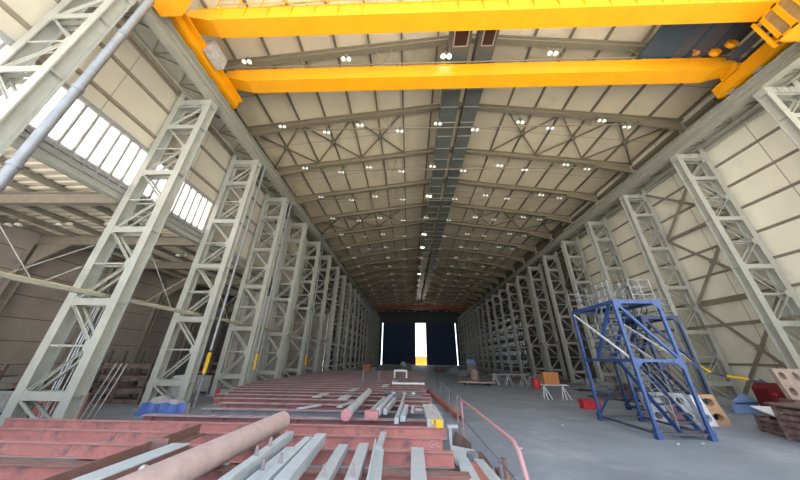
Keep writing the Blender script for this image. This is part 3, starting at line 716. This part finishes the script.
m = MB(); m.box(-6.1, -5.1, 37.6, 38.3, 0, 1.45); m.box(-6.15, -5.05, 37.55, 38.35, 1.3, 1.5)
solo(m, 'wooden_crate', 'orange_box', 'tan wooden crate far back beyond the left end of the bed', 'crate')
for i in range(9):
    x = -10 + i*1.25; y = 39.5+random.random()*6; h = .7+random.random()*.9
    m = MB(); m.box(x-.5, x+.45, y-.4, y+.4, 0, h*.6); m.box(x-.35, x+.3, y-.3, y+.3, h*.6, h); m.tube([(x-.6, y-.5, h*.5), (x+.5, y-.5, h*.7)], .06, 8)
    solo(m, 'scrap_bin', ('junk', 'junk2', 'junk')[i % 3], 'dark heaped scrap bin far behind the bed, %s from the left' % ORD[i], 'bin', 'scrap bins behind the bed')
m = MB(); m.lathe((-1.2, 60, 0), [(0, 0), (.1, 0), (.1, .6), (.5, .7), (.62, 1.1), (.4, 1.5), (0, 1.6)], 14)
solo(m, 'white_tank', 'white', 'small white round tank on a post far away left of the door', 'tank')

# ------------------------------------------------------------------ right edge of the bed
t = thing('hand_rail', 'pink-red tubular handrail on the floor at the right of the bed', 'railing', (1.7, 7.4, 0))
m = MB(); m.tube([(1.7, 9.85, 1.15), (1.7, 5.2, 1.15), (1.7, 5.0, 1.05), (1.71, 4.88, .8), (1.72, 4.8, .0)], .035, 10); m.build('top_rail', 'rail', t)
m = MB(); m.tube([(1.7, 9.8, 0), (1.7, 9.8, 1.13)], .035, 10); m.build('post', 'rail', t)
m = MB(); m.tube([(1.7, 9.8, .62), (1.7, 4.95, .62)], .016, 6); m.build('mid_rail', 'rail_dark', t)
for y in (6.1, 5.35): m = MB(); m.bar((1.7, y, .0), (1.7, y, .66), .05, .03); m.build('short_post', 'rail_dark', t)
t = thing('hand_rail', 'thin dark handrail farther back along the bed edge', 'railing', (1.9, 14, 0))
m = MB(); m.tube([(1.95, 24.5, 1.1), (1.78, 10.9, 1.1)], .022, 8); m.build('top_rail', 'rail_dark', t)
for y, x in ((11.0, 1.78), (13.4, 1.81), (17.0, 1.86), (22, 1.92)): m = MB(); m.tube([(x, y, 0), (x, y, 1.1)], .022, 8); m.build('post', 'rail_dark', t)
m = MB(); m.chan((1.4, 23, .11), (2.15, 12.8, .11), .22, .28, .03)
solo(m, 'red_channel', 'red', 'long red steel channel lying on the floor along the bed edge', 'steel bar')
t = thing('red_box_beam', 'red box beam on the floor with pale top at bottom right of the bed', 'steel bar', (1.3, 5.5, 0))
m = MB(); m.prism([(1.05, 4.4, 0), (1.5, 4.2, 0), (1.33, 6.3, 0), (1.0, 6.25, 0)], (0, 0, .55)); m.build('beam_body', 'red', t)
m = MB(); m.prism([(1.36, 4.2, .55), (1.55, 4.2, .55), (1.44, 6.35, .55), (1.26, 6.35, .55)], (0, 0, .03)); m.build('top_strip', 'bar2', t)
t = thing('pale_plate', 'pale crumpled grey plate beside the red beam ends', 'plate', (1.0, 6.4, .3))
m = MB(); m.prism([(.86, 5.2, .58), (1.12, 4.6, .58), (1.14, 6.3, .58), (.95, 6.6, .56)], (0, 0, .03)); m.prism([(.95, 6.6, .40), (1.4, 6.5, .35), (1.55, 7.6, .35), (1.0, 7.7, .4)], (0, 0, .05)); m.build('plate_body', 'bar', t)
m = MB(); m.tube([(1.28, 6.55, .0), (1.28, 6.55, .62)], .12, 14); m.build('stub_pipe', 'junk2', t)
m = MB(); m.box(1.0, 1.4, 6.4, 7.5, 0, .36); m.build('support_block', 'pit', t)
m = MB(); m.bar((1.05, 8.0, 0), (1.05, 8.0, .78), .07, .07); m.box(.98, 1.25, 7.93, 8.07, .74, .8)
solo(m, 'steel_stanchion', 'bar2', 'pale upright stanchion where the front beams end', 'post')
m = MB(); m.prism([(1.0, 8.4, 0), (1.62, 8.3, 0), (1.62, 8.3, .35), (1.25, 8.35, .6)], (0, .05, 0)); m.prism([(1.0, 7.9, 0), (2.0, 7.8, 0), (1.85, 7.8, .2), (1.05, 7.9, .25)], (0, .4, 0))
solo(m, 'scrap_heap', 'junk', 'dark wedge of scrap between bed end and handrail', 'scrap')
m = MB(); m.tube([(2.1, 7.25, 0), (2.1, 7.25, .35)], .07, 10); m.box(1.95, 2.2, 7.2, 7.5, 0, .12)
solo(m, 'rusty_roller', 'brown', 'small rusty roller just outside the handrail', 'roller')
m = MB(); m.ang((1.86, 6.3, .05), (1.95, 4.9, .05), .1, .14, .02)
solo(m, 'floor_angle', 'tread', 'dark steel angle on the floor beneath the handrail', 'steel bar')

# ------------------------------------------------------------------ blue stair towers
def tower(x0, y0, H, label, dark):
    B = 'blue_dark' if dark else 'blue'
    x1, y1 = x0+1.7, y0+2.78; zm = 2.36*H/4.5
    t = thing('stair_tower', label, 'stair tower', ((x0+x1)/2, (y0+y1)/2, 0), 'blue stair towers')
    for x in (x0, x1):
        for y in (y0, y1):
            m = MB(); m.bar((x, y, .05), (x, y, H), .10, .10); m.box(x-.09, x+.09, y-.09, y+.09, 0, .28); m.build('post', B, t)
    for nm, z, h in (('bottom_frame', .16, .07), ('middle_frame', zm, .10), ('top_frame', H, .14)):
        m = MB()
        for y in (y0, y1): m.bar((x0, y, z), (x1, y, z), .09, h)
        for x in (x0, x1): m.bar((x, y0, z), (x, y1, z), .09, h)
        m.build(nm, 'tread' if nm == 'bottom_frame' and not dark else B, t)
    for x, dx in ((x0, 1), (x1, -1)):
        for z in (zm, H): m = MB(); m.prism([(x-dx*.06, y0-.06, z-.28), (x+dx*.06, y0-.06, z-.28), (x+dx*.3, y0-.06, z-.05), (x+dx*.3, y0-.06, z+.06), (x-dx*.06, y0-.06, z+.1)], (0, .02, 0)); m.build('corner_gusset', B, t)
    # braces
    def br(a, b, mm, w=.06): m = MB(); m.bar(a, b, w, w); m.build('diagonal_brace', mm, t)
    br((x0, y1, H-.1), (x0, y0+.1, zm+.1), 'pale'); br((x0+.1, y0, H-.1), (x1-.05, y0, zm+.1), B, .09)
    br((x1, y1, H-.1), (x1, y0+.1, zm+.1), 'pale', .05); br((x0, y1, .25), (x0, y1-1.0, 1.1), B); br((x0, y1-.1, 1.1), (x0, y0+.3, 1.1), B, .04)
    # decks
    m = MB(); m.box(x0+.05, x1-.05, y0+1.7, y1-.05, H+.02, H+.06); m.box(x0+.85, x1-.05, y0+.05, y1-.05, H+.02, H+.06); m.build('top_deck', 'tread', t)
    m = MB(); m.box(x0+.05, x1-.05, y1-.75, y1-.05, zm-.02, zm+.04); m.build('landing', 'tread', t)
    # two flights
    def flight(xa, xb, ya, za, yb, zb_, n):
        f = MB()
        for x in (xa, xb): f.bar((x, ya, za), (x, yb, zb_), .04, .17)
        fl = f.build('flight', B, t)
        m = MB()
        for i in range(n):
            k = (i+.5)/n; y, z = ya+(yb-ya)*k, za+(zb_-za)*k; m.box(xa, xb, y-.13, y+.13, z-.025, z+.025)
        m.build('treads', 'tread', fl)
        m = MB()
        for x in (xa, xb):
            for dz in (.5, .95): m.tube([(x, ya, za+dz), (x, yb, zb_+dz)], .018, 6)
            for k in (0.02, .35, .68, .98): y, z = ya+(yb-ya)*k, za+(zb_-za)*k; m.tube([(x, y, z), (x, y, z+.95)], .016, 6)
        m.build('flight_rail', 'guard' if not dark else B, fl)
    flight(x0+.92, x1-.08, y0+.15, .1, y1-.75, zm, 10)
    flight(x0+.08, x0+.78, y1-.75, zm, y0+.35, H, 10)
    # guard rail on top
    m = MB()
    for dz in (.3, .6, .9):
        m.tube([(x0, y0, H+dz), (x0, y1, H+dz), (x1, y1, H+dz), (x1, y0, H+dz), (x0+.85, y0, H+dz)], .018, 6)
    for x, y in [(x0, y0+i*y_) for i in range(5) for y_ in ((y1-y0)/4,)] + [(x1, y0+i*y_) for i in range(5) for y_ in ((y1-y0)/4,)] + [(x0+.57, y1), (x0+1.13, y1), (x0+.85, y0), (x0+1.27, y0)]:
        m.tube([(x, y, H), (x, y, H+.9)], .018, 6)
    m.build('guard_rail', 'guard', t)
    m = MB()
    for y in (y0, y1): 
        for z in (zm+.5, zm+.95): m.tube([(x0, y, z), (x1, y, z)], .016, 6)
    m.build('landing_rail', B, t)
tower(8.25, 10.62, 4.5, 'bright blue stair tower with guard rails on the concrete floor', False)
tower(11.55, 13.45, 4.3, 'darker blue stair tower standing just behind the bright blue one', True)

# ------------------------------------------------------------------ things along the right wall
m = MB(); m.holed((12.42, 12.95, 0), (.74, 0, 0), (-.18, .12, 1.06), 1, 2, (0, .22, 0), .28, .95)
solo(m, 'perforated_plate', 'orange_pl', 'rust-orange plate with big round holes leaning beside the stair tower', 'plate', 'perforated plates by the stair tower')
t = thing('perforated_plate', 'white-faced plate with two black holes beside the orange plate', 'plate', (12.1, 12.8, 0), 'perforated plates by the stair tower')
m = MB(); m.holed((11.98, 12.75, 0), (.40, 0, 0), (-.16, .12, 1.04), 1, 2, (0, .24, 0), .30, .8); m.build('plate_body', 'pale', t)
m = MB(); m.box(12.0, 12.36, 12.93, 12.97, .05, .95); m.build('core', 'black', t)
t = thing('perforated_plate', 'maroon and grey plate with a row of holes behind the stairs', 'plate', (11, 13.1, 0), 'perforated plates by the stair tower')
m = MB(); m.holed((10.15, 13.0, 0), (1.72, -.1, 0), (-.1, .16, 1.1), 3, 2, (0, .2, 0), .26, .9); m.build('plate_body', 'grey_pl', t)
m = MB(); m.prism([(10.85, 12.93, .0), (11.5, 12.90, .0), (11.42, 12.99, .62), (10.8, 13.02, .62)], (0, .02, 0)); m.build('maroon_patch', 'maroon_pl', t)
t = thing('blue_bracket', 'small light blue pentagon bracket standing on the floor by the wall', 'bracket', (17.1, 16, 0))
m = MB(); m.prism([(16.6, 15.9, .0), (17.75, 15.9, 0), (17.95, 15.9, .5), (17.4, 15.9, .86), (16.75, 15.9, .5)], (0, .12, 0)); m.build('front_plate', 'lightblue', t)
m = MB(); m.prism([(17.2, 16.0, 0), (17.2, 16.8, 0), (17.2, 16.0, .7)], (.1, 0, 0)); m.build('rib', 'lightblue', t)
m = MB(); m.bar((16.7, 15.86, .42), (17.85, 15.86, .46), .04, .05); m.build('strap', 'tread', t)
def slatcrate(x0, x1, y0, y1, n, st, label, skew):
    t = thing('wooden_crate', label, 'crate', ((x0+x1)/2, (y0+y1)/2, 0), 'brown crates at the edge of the floor')
    H = n*st; q = lambda v: Vector((v[0]+skew*(v[1]-y0), v[1], v[2]))
    m = MB()
    for i in range(n):
        z0, z1 = .03+st*i, st*(i+1)-.02
        m.box(x0, x1, y0, y0+.04, z0, z1); m.box(x0, x0+.04, y0+.04, y1, z0, z1); m.box(x0+.04, x1, y1-.04, y1, z0, z1); m.box(x1-.04, x1, y0+.04, y1-.04, z0, z1)
    m.box(x0+.04, x1-.04, y0+.04, y1-.04, .03, .07); m.v = [q(v) for v in m.v]; m.build('slats', 'crate', t)
    m = MB()
    for a, b in ((x0-.03, y0-.03), (x1-.06, y0-.03), (x0-.03, y1-.06), (x1-.06, y1-.06), (x0-.03, (y0+y1)/2)):
        m = MB(); m.box(a, a+.09, b, b+.09, 0, H+.02); m.v = [q(v) for v in m.v]; m.build('post', 'crate', t)
    m = MB(); m.box(x0+.06, x1-.06, y0+.06, y1-.06, .08, H*.8); m.v = [q(v) for v in m.v]; m.build('contents', 'maroon_pl', t)
    return t
t = slatcrate(12.95, 14.4, 11.05, 12.05, 3, .17, 'low brown slatted crate with a white sheet on top', .25)
m = MB(); m.prism([(13.3, 11.5, .54), (14.2, 11.5, .54), (14.3, 12.2, .74), (13.35, 12.2, .76)], (0, 0, .04)); m.build('white_sheet', 'white', t, label='folded white sheet')
t = slatcrate(12.62, 14.6, 9.25, 10.85, 5, .19, 'large brown slatted crate with a lid, cut off by the picture edge', .0)
m = MB(); m.prism([(12.5, 9.2, .98), (14.7, 9.2, .98), (14.7, 10.95, 1.02), (12.5, 10.95, 1.02)], (0, 0, .05)); m.build('lid', 'crate', t)
t = thing('perforated_plate', 'tall tan plate with dark holes standing behind the large crate', 'plate', (16.7, 13, 0), 'perforated plates by the right edge')
m = MB(); m.holed((15.95, 12.9, .95), (1.6, 0, 0), (-.05, .1, 1.15), 3, 2, (0, .15, 0), .26); m.build('plate_body', 'tan_pl', t)
m = MB(); m.box(15.9, 17.5, 12.8, 13.3, 0, .95); m.build('timber_block', 'junk', t)
t = thing('boom_machine', 'dark red machine by the wall with a long yellow boom', 'machine', (18.3, 15, 0))
m = MB(); m.box(17.3, 18.1, 14.75, 15.35, .35, 1.2); m.prism([(17.3, 14.75, 1.2), (18.1, 14.75, 1.2), (18.1, 14.75, 1.42), (17.55, 14.75, 1.42)], (0, .6, 0)); m.box(17.3, 18.1, 14.72, 14.76, .9, 1.15); m.build('body', 'darkred', t)
m = MB(); m.tube([(17.55, 14.72, .95), (17.55, 14.68, .95)], .08, 12); m.build('dial', 'hred', t)
for x in (17.5, 17.95): m = MB(); m.tube([(x, 14.8, .2), (x, 15.3, .2)], .2, 16); m.build('wheel', 'black', t)
m = MB(); m.bar((17.75, 15.0, 1.4), (17.6, 15.1, 1.55), .1, .1); m.tube([(17.75, 15.0, 1.35), (17.3, 15.3, 1.55)], .06, 8); m.build('boom_base', 'tread', t)
m = MB(); m.tube([(17.3, 15.3, 1.55), (16.6, 15.6, 1.66)], .07, 10); m.build('boom_section', 'yellow', t)
m = MB(); m.tube([(16.6, 15.6, 1.66), (16.1, 15.8, 1.82)], .05, 10); m.build('boom_joint', 'tread', t)
m = MB(); m.tube([(16.1, 15.8, 1.82), (15.5, 16.2, 2.52)], .065, 10); m.build('boom_section', 'yellow', t)
# trestle with box
t = thing('trestle_table', 'pale folding trestle in the middle of the floor', 'trestle', (9.7, 19.7, 0))
for x in (8.95, 10.15):
    m = MB()
    for d in (-.3, .3): m.bar((x+.05*d, 19.7+d, 0), (x, 19.7, .8), .04, .04)
    m.bar((x-.2, 19.5, .03), (x, 19.7, .8), .04, .04); m.bar((x+.35, 19.55, 0), (x+.02, 19.7, .8), .04, .04); m.build('leg_frame', 'pale', t)
m = MB(); m.box(8.85, 10.5, 19.45, 19.95, .8, .84); m.build('top', 'pale', t)
m = MB(); m.box(8.98, 9.95, 19.52, 19.9, .845, 1.55); m.box(8.96, 9.97, 19.5, 19.92, 1.46, 1.57)
solo(m, 'orange_box', 'orange_box', 'orange-brown box standing on the pale trestle', 'box')
m = MB(); m.lathe((11.15, 25.9, 0), [(0, 0), (.3, 0), (.32, .1), (.32, .75), (.28, .8), (.1, .85), (0, .87)], 16)
solo(m, 'red_drum', 'hred', 'bright red drum on the floor behind the orange box', 'drum')
t = thing('trestle_table', 'long trestle with pale top farther down the right side', 'trestle', (9, 30, 0))
m = MB(); m.box(8.2, 11.8, 28.8, 29.5, .9, .98); m.build('top', 'junk2', t)
for x in (8.6, 9.9, 11.4):
    m = MB()
    for d in (-.35, .35): m.bar((x+d, 28.9, 0), (x, 28.95, .9), .06, .06); m.bar((x+d, 29.4, 0), (x, 29.35, .9), .06, .06)
    m.build('leg_frame', 'junk3', t)
t = thing('red_toolbox', 'low red toolbox on the floor behind the stair tower', 'toolbox', (9.6, 16.3, 0))
m = MB(); m.box(9.2, 10.1, 16.1, 16.5, 0, .34); m.build('body', 'hred', t)
m = MB(); m.box(9.17, 10.13, 16.07, 16.53, .34, .42); m.build('lid', 'hred', t)
t = thing('plate_stack', 'low stack of dark plates on the floor right of the aisle way', 'plate stack', (6.8, 28, 0))
m = MB(); m.prism([(4.9, 28.6, .2), (8.2, 27.8, .2), (8.6, 29.4, .2), (5.2, 30.0, .2)], (0, 0, .12)); m.build('plate_body', 'tan_pl', t)
for a in (5.6, 7.7): m = MB(); m.box(a, a+.2, 28.3, 29.6, 0, .2); m.build('sleeper', 'junk', t)
m = MB(); m.lathe((7.6, 33.5, 0), [(0, 0), (.4, 0), (.45, .2), (.42, 1.0), (.25, 1.2), (0, 1.25)], 14)
solo(m, 'brown_sack', 'tan_pl', 'tall tan sack standing behind the low plate stack', 'sack')
random.seed(3)
jn = [('junk', 5.6, 52, 1.0), ('junk2', 7.2, 48, .9), ('junk2', 8.0, 43, .9), ('junk', 9.0, 40, 1.0), ('junk', 10.4, 42, 1.2), ('junk2', 11.6, 38, .9), ('junk', 12.6, 35, .9), ('junk2', 13.9, 33, .8), ('junk', 15.4, 31, 1.0), ('junk2', 16.4, 26.5, 1.0), ('junk', 16.6, 22.5, .9), ('junk', 13.4, 20.6, .4)]
for i, (mm, x, y, h) in enumerate(jn):
    m = MB()
    m.box(x-.9, x+.9, y-.55, y+.55, 0, h*.3)
    for q in range(9):
        a, b = random.uniform(-.75, .55), random.uniform(-.5, .3); w, d, hh = random.uniform(.1, .5), random.uniform(.1, .4), h*random.uniform(.15, .65)
        m.box(x+a, x+a+w, y+b, y+b+d, h*.3, h*.3+hh)
    for q in range(4):
        a = random.uniform(-.6, .6); m.tube([(x-1.0+.1*q, y-.6+a*.3, h*.1+.1*q), (x+1.0, y-.6+a, h*.35+.12*q)], .045, 8)
    solo(m, 'machine_part', mm, '%s heap of machine parts along the right side, %s from the far end' % ({'junk': 'dark brown', 'junk2': 'grey', 'junk3': 'pale'}[mm], ORD[i]), 'machine part', 'machine parts along the right side')
t = thing('machine_cabinet', 'pale grey machine with a bluish white top far down the floor', 'machine', (10.8, 50, 0))
m = MB(); m.box(10.1, 11.6, 49.5, 50.6, 0, 1.5); m.box(10.3, 11.2, 49.4, 49.5, .3, 1.2); m.build('body', 'junk2', t)
m = MB(); m.prism([(10.0, 49.4, 1.5), (11.7, 49.4, 1.5), (11.3, 49.4, 2.2), (10.2, 49.4, 2.2)], (0, 1.2, 0)); m.build('hood', 'lightblue', t, label='bluish white hood')
for i, (x, y) in enumerate(((14.6, 25), (14.0, 19.4), (15.3, 20.6))):
    m = MB(); pts = [(x+.7*math.cos(a)*(1+.2*math.sin(3*a)), y+.45*math.sin(a), .04+.02*(a % 2)) for a in [j*.5 for j in range(26)]]
    m.tube(pts, .035, 6); solo(m, 'hose_coil', 'black', 'black hose coil lying on the floor, %s' % ('near the farther columns', 'behind the stair tower', 'close to the right wall')[i], 'hose', 'black hoses on the floor')
for x, y, nm in ((6.0, 12.3, 'midway between the handrail and the stair tower'), (3.2, 9.3, 'just outside the pink-red handrail'), (8.35, 10.1, 'at the front foot of the bright blue tower'), (9.2, 10.2, 'between the front feet of the blue tower'), (7.2, 7.0, 'in front of the stair tower toward the camera')):
    m = MB(); m.prism([(x, y, 0), (x+.08, y+.02, 0), (x+.09, y+.08, 0), (x+.01, y+.06, 0)], (0, 0, .02)); solo(m, 'paper_scrap', 'white', 'tiny white paper scrap on the concrete ' + nm, 'litter', 'paper scraps on the floor')

# ------------------------------------------------------------------ left side, aisle clutter
t = thing('blue_wrap', 'blue plastic sheet around rubble at the foot of a lattice column', 'sheet', (-11.3, 13.5, 0))
m = MB(); n = 14; top = [(-11.5+1.95*i/n, 12.55+.03*math.sin(i*1.9), .46+.04*math.sin(i*1.1)) for i in range(n+1)]; bot = [(-11.6+2.1*i/n, 12.46+.03*math.sin(i*1.3), .01) for i in range(n+1)]
m.add(top+bot+[(x, y+.04, z) for x, y, z in top+bot], [(i, i+1, n+2+i, n+1+i) for i in range(n)] + [(i+2*n+2, i+2*n+3, 3*n+4+i, 3*n+3+i) for i in range(n)] + [(i, i+1, 2*n+3+i, 2*n+2+i) for i in range(n)]); m.build('sheet_body', 'wrap', t)
m = MB(); m.box(-11.4, -9.7, 12.62, 13.0, 0, .42); m.prism([(-11.3, 12.6, .42), (-10.6, 12.6, .42), (-10.8, 12.6, .72), (-11.15, 12.6, .66)], (0, .3, 0)); m.prism([(-10.5, 12.6, .42), (-9.8, 12.6, .42), (-10.0, 12.6, .55), (-10.35, 12.6, .6)], (0, .3, 0)); m.build('rubble_bag', 'junk3', t)
m = MB(); m.lathe((-12.2, 15.3, 0), [(0, 0), (.5, 0), (.55, .2), (.55, 1.2), (.45, 1.35), (0, 1.4)], 18)
solo(m, 'white_drum', 'white', 'white drum standing behind the third left column', 'drum')
t = thing('red_cabinet', 'red cabinet seen through the foot of the second left column', 'cabinet', (-12.3, 10.2, 0))
m = MB(); m.box(-12.95, -11.75, 10.0, 10.5, 0, 1.04); m.build('body', 'red', t)
m = MB(); m.box(-12.9, -12.38, 9.98, 10.0, .1, .97); m.box(-12.34, -11.8, 9.98, 10.0, .1, .97); m.build('door', 'red', t)
rk = 0
for x, y, w, h in ((-16.0, 9.2, 3.2, 2.0), (-20.6, 11.0, 4.0, 2.4), (-15.6, 15.6, 3.0, 2.0), (-20.4, 19.0, 4.5, 2.6), (-15.6, 22.5, 3.2, 2.2)):
    t = thing('storage_rack', 'brown storage rack of steel stock in the left aisle, %s from the camera' % ORD[rk], 'rack', (x, y, 0), 'storage racks in the aisle')
    for px in (x-w/2, x, x+w/2):
        m = MB(); m.bar((px, y-.5, 0), (px, y-.5, h), .09, .09); m.bar((px, y+.5, 0), (px, y+.5, h), .09, .09); m.build('upright', 'junk', t)
    for z in (.5, 1.1, 1.7):
        if z < h: m = MB(); m.box(x-w/2-.1, x+w/2+.1, y-.5, y+.5, z-.04, z); m.build('shelf', 'junk', t)
    m = MB()
    for z in (.0, .5, 1.1, 1.7):
        if z < h:
            for i in range(5): m.box(x-w/2+.05+.1*((i*7+rk) % 3), x+w/2-.1*((i*5) % 4), y-.45+.19*i, y-.32+.19*i, z+.005, z+.1+.05*((i*3+rk) % 3))
    m.build('steel_stock', ('junk', 'brown', 'junk', 'junk', 'brown')[rk], t, kind='stuff'); rk += 1
bx = [(-14.6, 11.9, .9, .8, 'junk'), (-17.2, 12.4, 1.1, .9, 'junk3'), (-19.0, 14.3, 1.2, 1.0, 'brown'), (-16.6, 18.5, 1.3, 1.1, 'junk2'), (-22.0, 15.0, 1.2, 1.2, 'junk3'), (-14.4, 7.4, 1.0, .7, 'brown'), (-18.6, 8.6, 1.2, .8, 'junk2'), (-14.2, 20.0, 1.0, 1.1, 'junk3')]
for i, (x, y, w, h, mm) in enumerate(bx):
    m = MB(); m.box(x-w/2, x+w/2, y-w*.4, y+w*.4, .12, h); m.box(x-w/2, x-w/2+.1, y-w*.4, y+w*.4, 0, .12); m.box(x+w/2-.1, x+w/2, y-w*.4, y+w*.4, 0, .12); m.box(x-w/2-.03, x+w/2+.03, y-w*.4-.03, y+w*.4+.03, h-.08, h)
    solo(m, 'storage_box', mm, 'worn box on skids in the left aisle, %s' % ('dark brown beside the second column', 'pale behind the first rack', 'brown in mid aisle', 'grey before the third rack', 'pale against the outer wall', 'brown closest to the columns', 'grey beside the first rack', 'pale beside the fourth column')[i], 'box', 'boxes in the aisle')
for i, (x, y) in enumerate(((-12.9, 11.6), (-12.75, 11.7), (-12.6, 11.8))):
    m = MB(); m.tube([(x, y, 0), (x+.12, y+.35, 2.0)], .022, 8)
    solo(m, 'leaning_pole', 'junk3', 'thin pale pole behind the cabled lattice column, %s from the column' % ORD[i], 'pole', 'leaning poles between the left columns')
m = MB(); m.lathe((-11.0, 16.6, 0), [(0, 0), (.1, 0), (.11, .1), (.1, .55), (.05, .6), (0, .62)], 12)
solo(m, 'red_extinguisher', 'hred', 'red cylinder on the floor between third and fourth left columns', 'cylinder')
for k, nm in ((3, 'fifth and sixth'), (2, 'fourth and fifth')):
    m = MB(); y0, y1 = FY(k)+.4, FY(k+1)-.4; n = 10
    v = [(-12.6+.1*math.sin(i*1.7), y0+(y1-y0)*i/n, z) for z in (.1, 7.2) for i in range(n+1)]
    m.add(v+[(x-.03, y, z) for x, y, z in v], [(i, i+1, n+2+i, n+1+i) for i in range(n)] + [(i+2*n+2, i+2*n+3, 3*n+4+i, 3*n+3+i) for i in range(n)] + [(n+1+i, n+2+i, 3*n+4+i, 3*n+3+i) for i in range(n)])
    solo(m, 'hanging_tarp', 'junk3', 'pale tarpaulin hung between the %s left columns' % nm, 'tarpaulin', 'tarpaulins between the left columns')

# ------------------------------------------------------------------ outside, seen through the far door
t = thing('orange_container', 'bright orange container outside the far door', 'container', (4.4, 112, 0))
m = MB(); m.box(.5, 8.5, 111, 113.5, -.2, 2.7)
for i in range(26): m.box(.6+.3*i, .74+.3*i, 110.94, 111, 0, 2.5)
m.build('body', 'out_orange', t)
m = MB(); m.box(.45, 8.55, 110.92, 113.55, 2.6, 2.75); m.box(.45, 8.55, 110.92, 113.55, -.2, 0); m.build('frame_rails', 'out_orange', t)
t = thing('white_gantry', 'pale lattice gantry standing outside beyond the orange container', 'gantry', (4.4, 125, 0))
for x in (2, 7):
    m = MB(); m.bar((x, 125, -.2), (x, 125, 9), .5, .5); m.build('leg', 'out_white', t)
m = MB()
for i in range(4): m.bar((2, 125, 2.2*i), (7, 125, 2.2*i+2.2), .25, .25); m.bar((2, 125, 2.2*i+2.2), (7, 125, 2.2*i+2.2), .25, .25)
m.build('lattice', 'out_white', t)

# ------------------------------------------------------------------ light: daylight through the open front, the clerestory and the far door
W = bpy.data.worlds.new('sky'); S.world = W; W.use_nodes = True
n = W.node_tree.nodes; l = W.node_tree.links; bg = n['Background']
tc = n.new('ShaderNodeTexCoord'); sp = n.new('ShaderNodeSeparateXYZ'); l.new(tc.outputs['Generated'], sp.inputs[0])
cr = n.new('ShaderNodeValToRGB'); cr.color_ramp.elements[0].color = (.90, .95, 1.0, 1); cr.color_ramp.elements[1].color = (.50, .68, 1.0, 1); cr.color_ramp.elements[1].position = .7
l.new(sp.outputs['Z'], cr.inputs[0]); l.new(cr.outputs[0], bg.inputs['Color']); bg.inputs['Strength'].default_value = 1.75
sun = bpy.data.lights.new('sun', 'SUN'); sun.energy = 23; sun.angle = .009; sun.color = (1, .93, .82)
so = bpy.data.objects.new('sun', sun); COL.objects.link(so)
so.rotation_euler = Vector((.62, .16, -.75)).normalized().to_track_quat('-Z', 'Y').to_euler()
def portal(x0, x1, y, z0, z1, ry):
    a = bpy.data.lights.new('portal', 'AREA'); a.shape = 'RECTANGLE'; a.size = x1-x0; a.size_y = z1-z0; a.cycles.is_portal = True
    o = bpy.data.objects.new('portal', a); COL.objects.link(o); o.location = ((x0+x1)/2, y, (z0+z1)/2); o.rotation_euler = (PI/2 if ry else -PI/2, 0, 0)
portal(-24, 20.6, YF-.05, 0, 20.5, True)

# ------------------------------------------------------------------ camera
cam = bpy.data.cameras.new('camera'); co = bpy.data.objects.new('camera', cam); COL.objects.link(co)
cam.sensor_width = 36; cam.lens = 36*254.07/800; cam.clip_start = .05; cam.clip_end = 600
yaw, pitch, roll = .036636, .4332968, .0120117
cy_, sy_, cp, sp_, cr_, sr = math.cos(yaw), math.sin(yaw), math.cos(pitch), math.sin(pitch), math.cos(roll), math.sin(roll)
B = Matrix(((1,0,0),(0,0,-1),(0,1,0))); Ry = Matrix(((cy_,0,sy_),(0,1,0),(-sy_,0,cy_))); Rp = Matrix(((1,0,0),(0,cp,sp_),(0,-sp_,cp))); Rr = Matrix(((cr_,-sr,0),(sr,cr_,0),(0,0,1)))
Mw = Rr @ Rp @ Ry @ B                         # world -> (right, down, forward)
rows = [Mw[0], -Mw[1], -Mw[2]]                # blender camera axes: right, up, backward
rot = Matrix((rows[0], rows[1], rows[2])).transposed()
co.matrix_world = Matrix.Translation((0, 0, 2.36)) @ rot.to_4x4()
S.camera = co
S.view_settings.view_transform = 'Standard'; S.view_settings.look = 'None'; S.view_settings.gamma = 1; S.view_settings.use_curve_mapping = False
S.view_settings.exposure = 0.66
S.cycles.max_bounces = 10; S.cycles.diffuse_bounces = 3; S.cycles.use_denoising = True
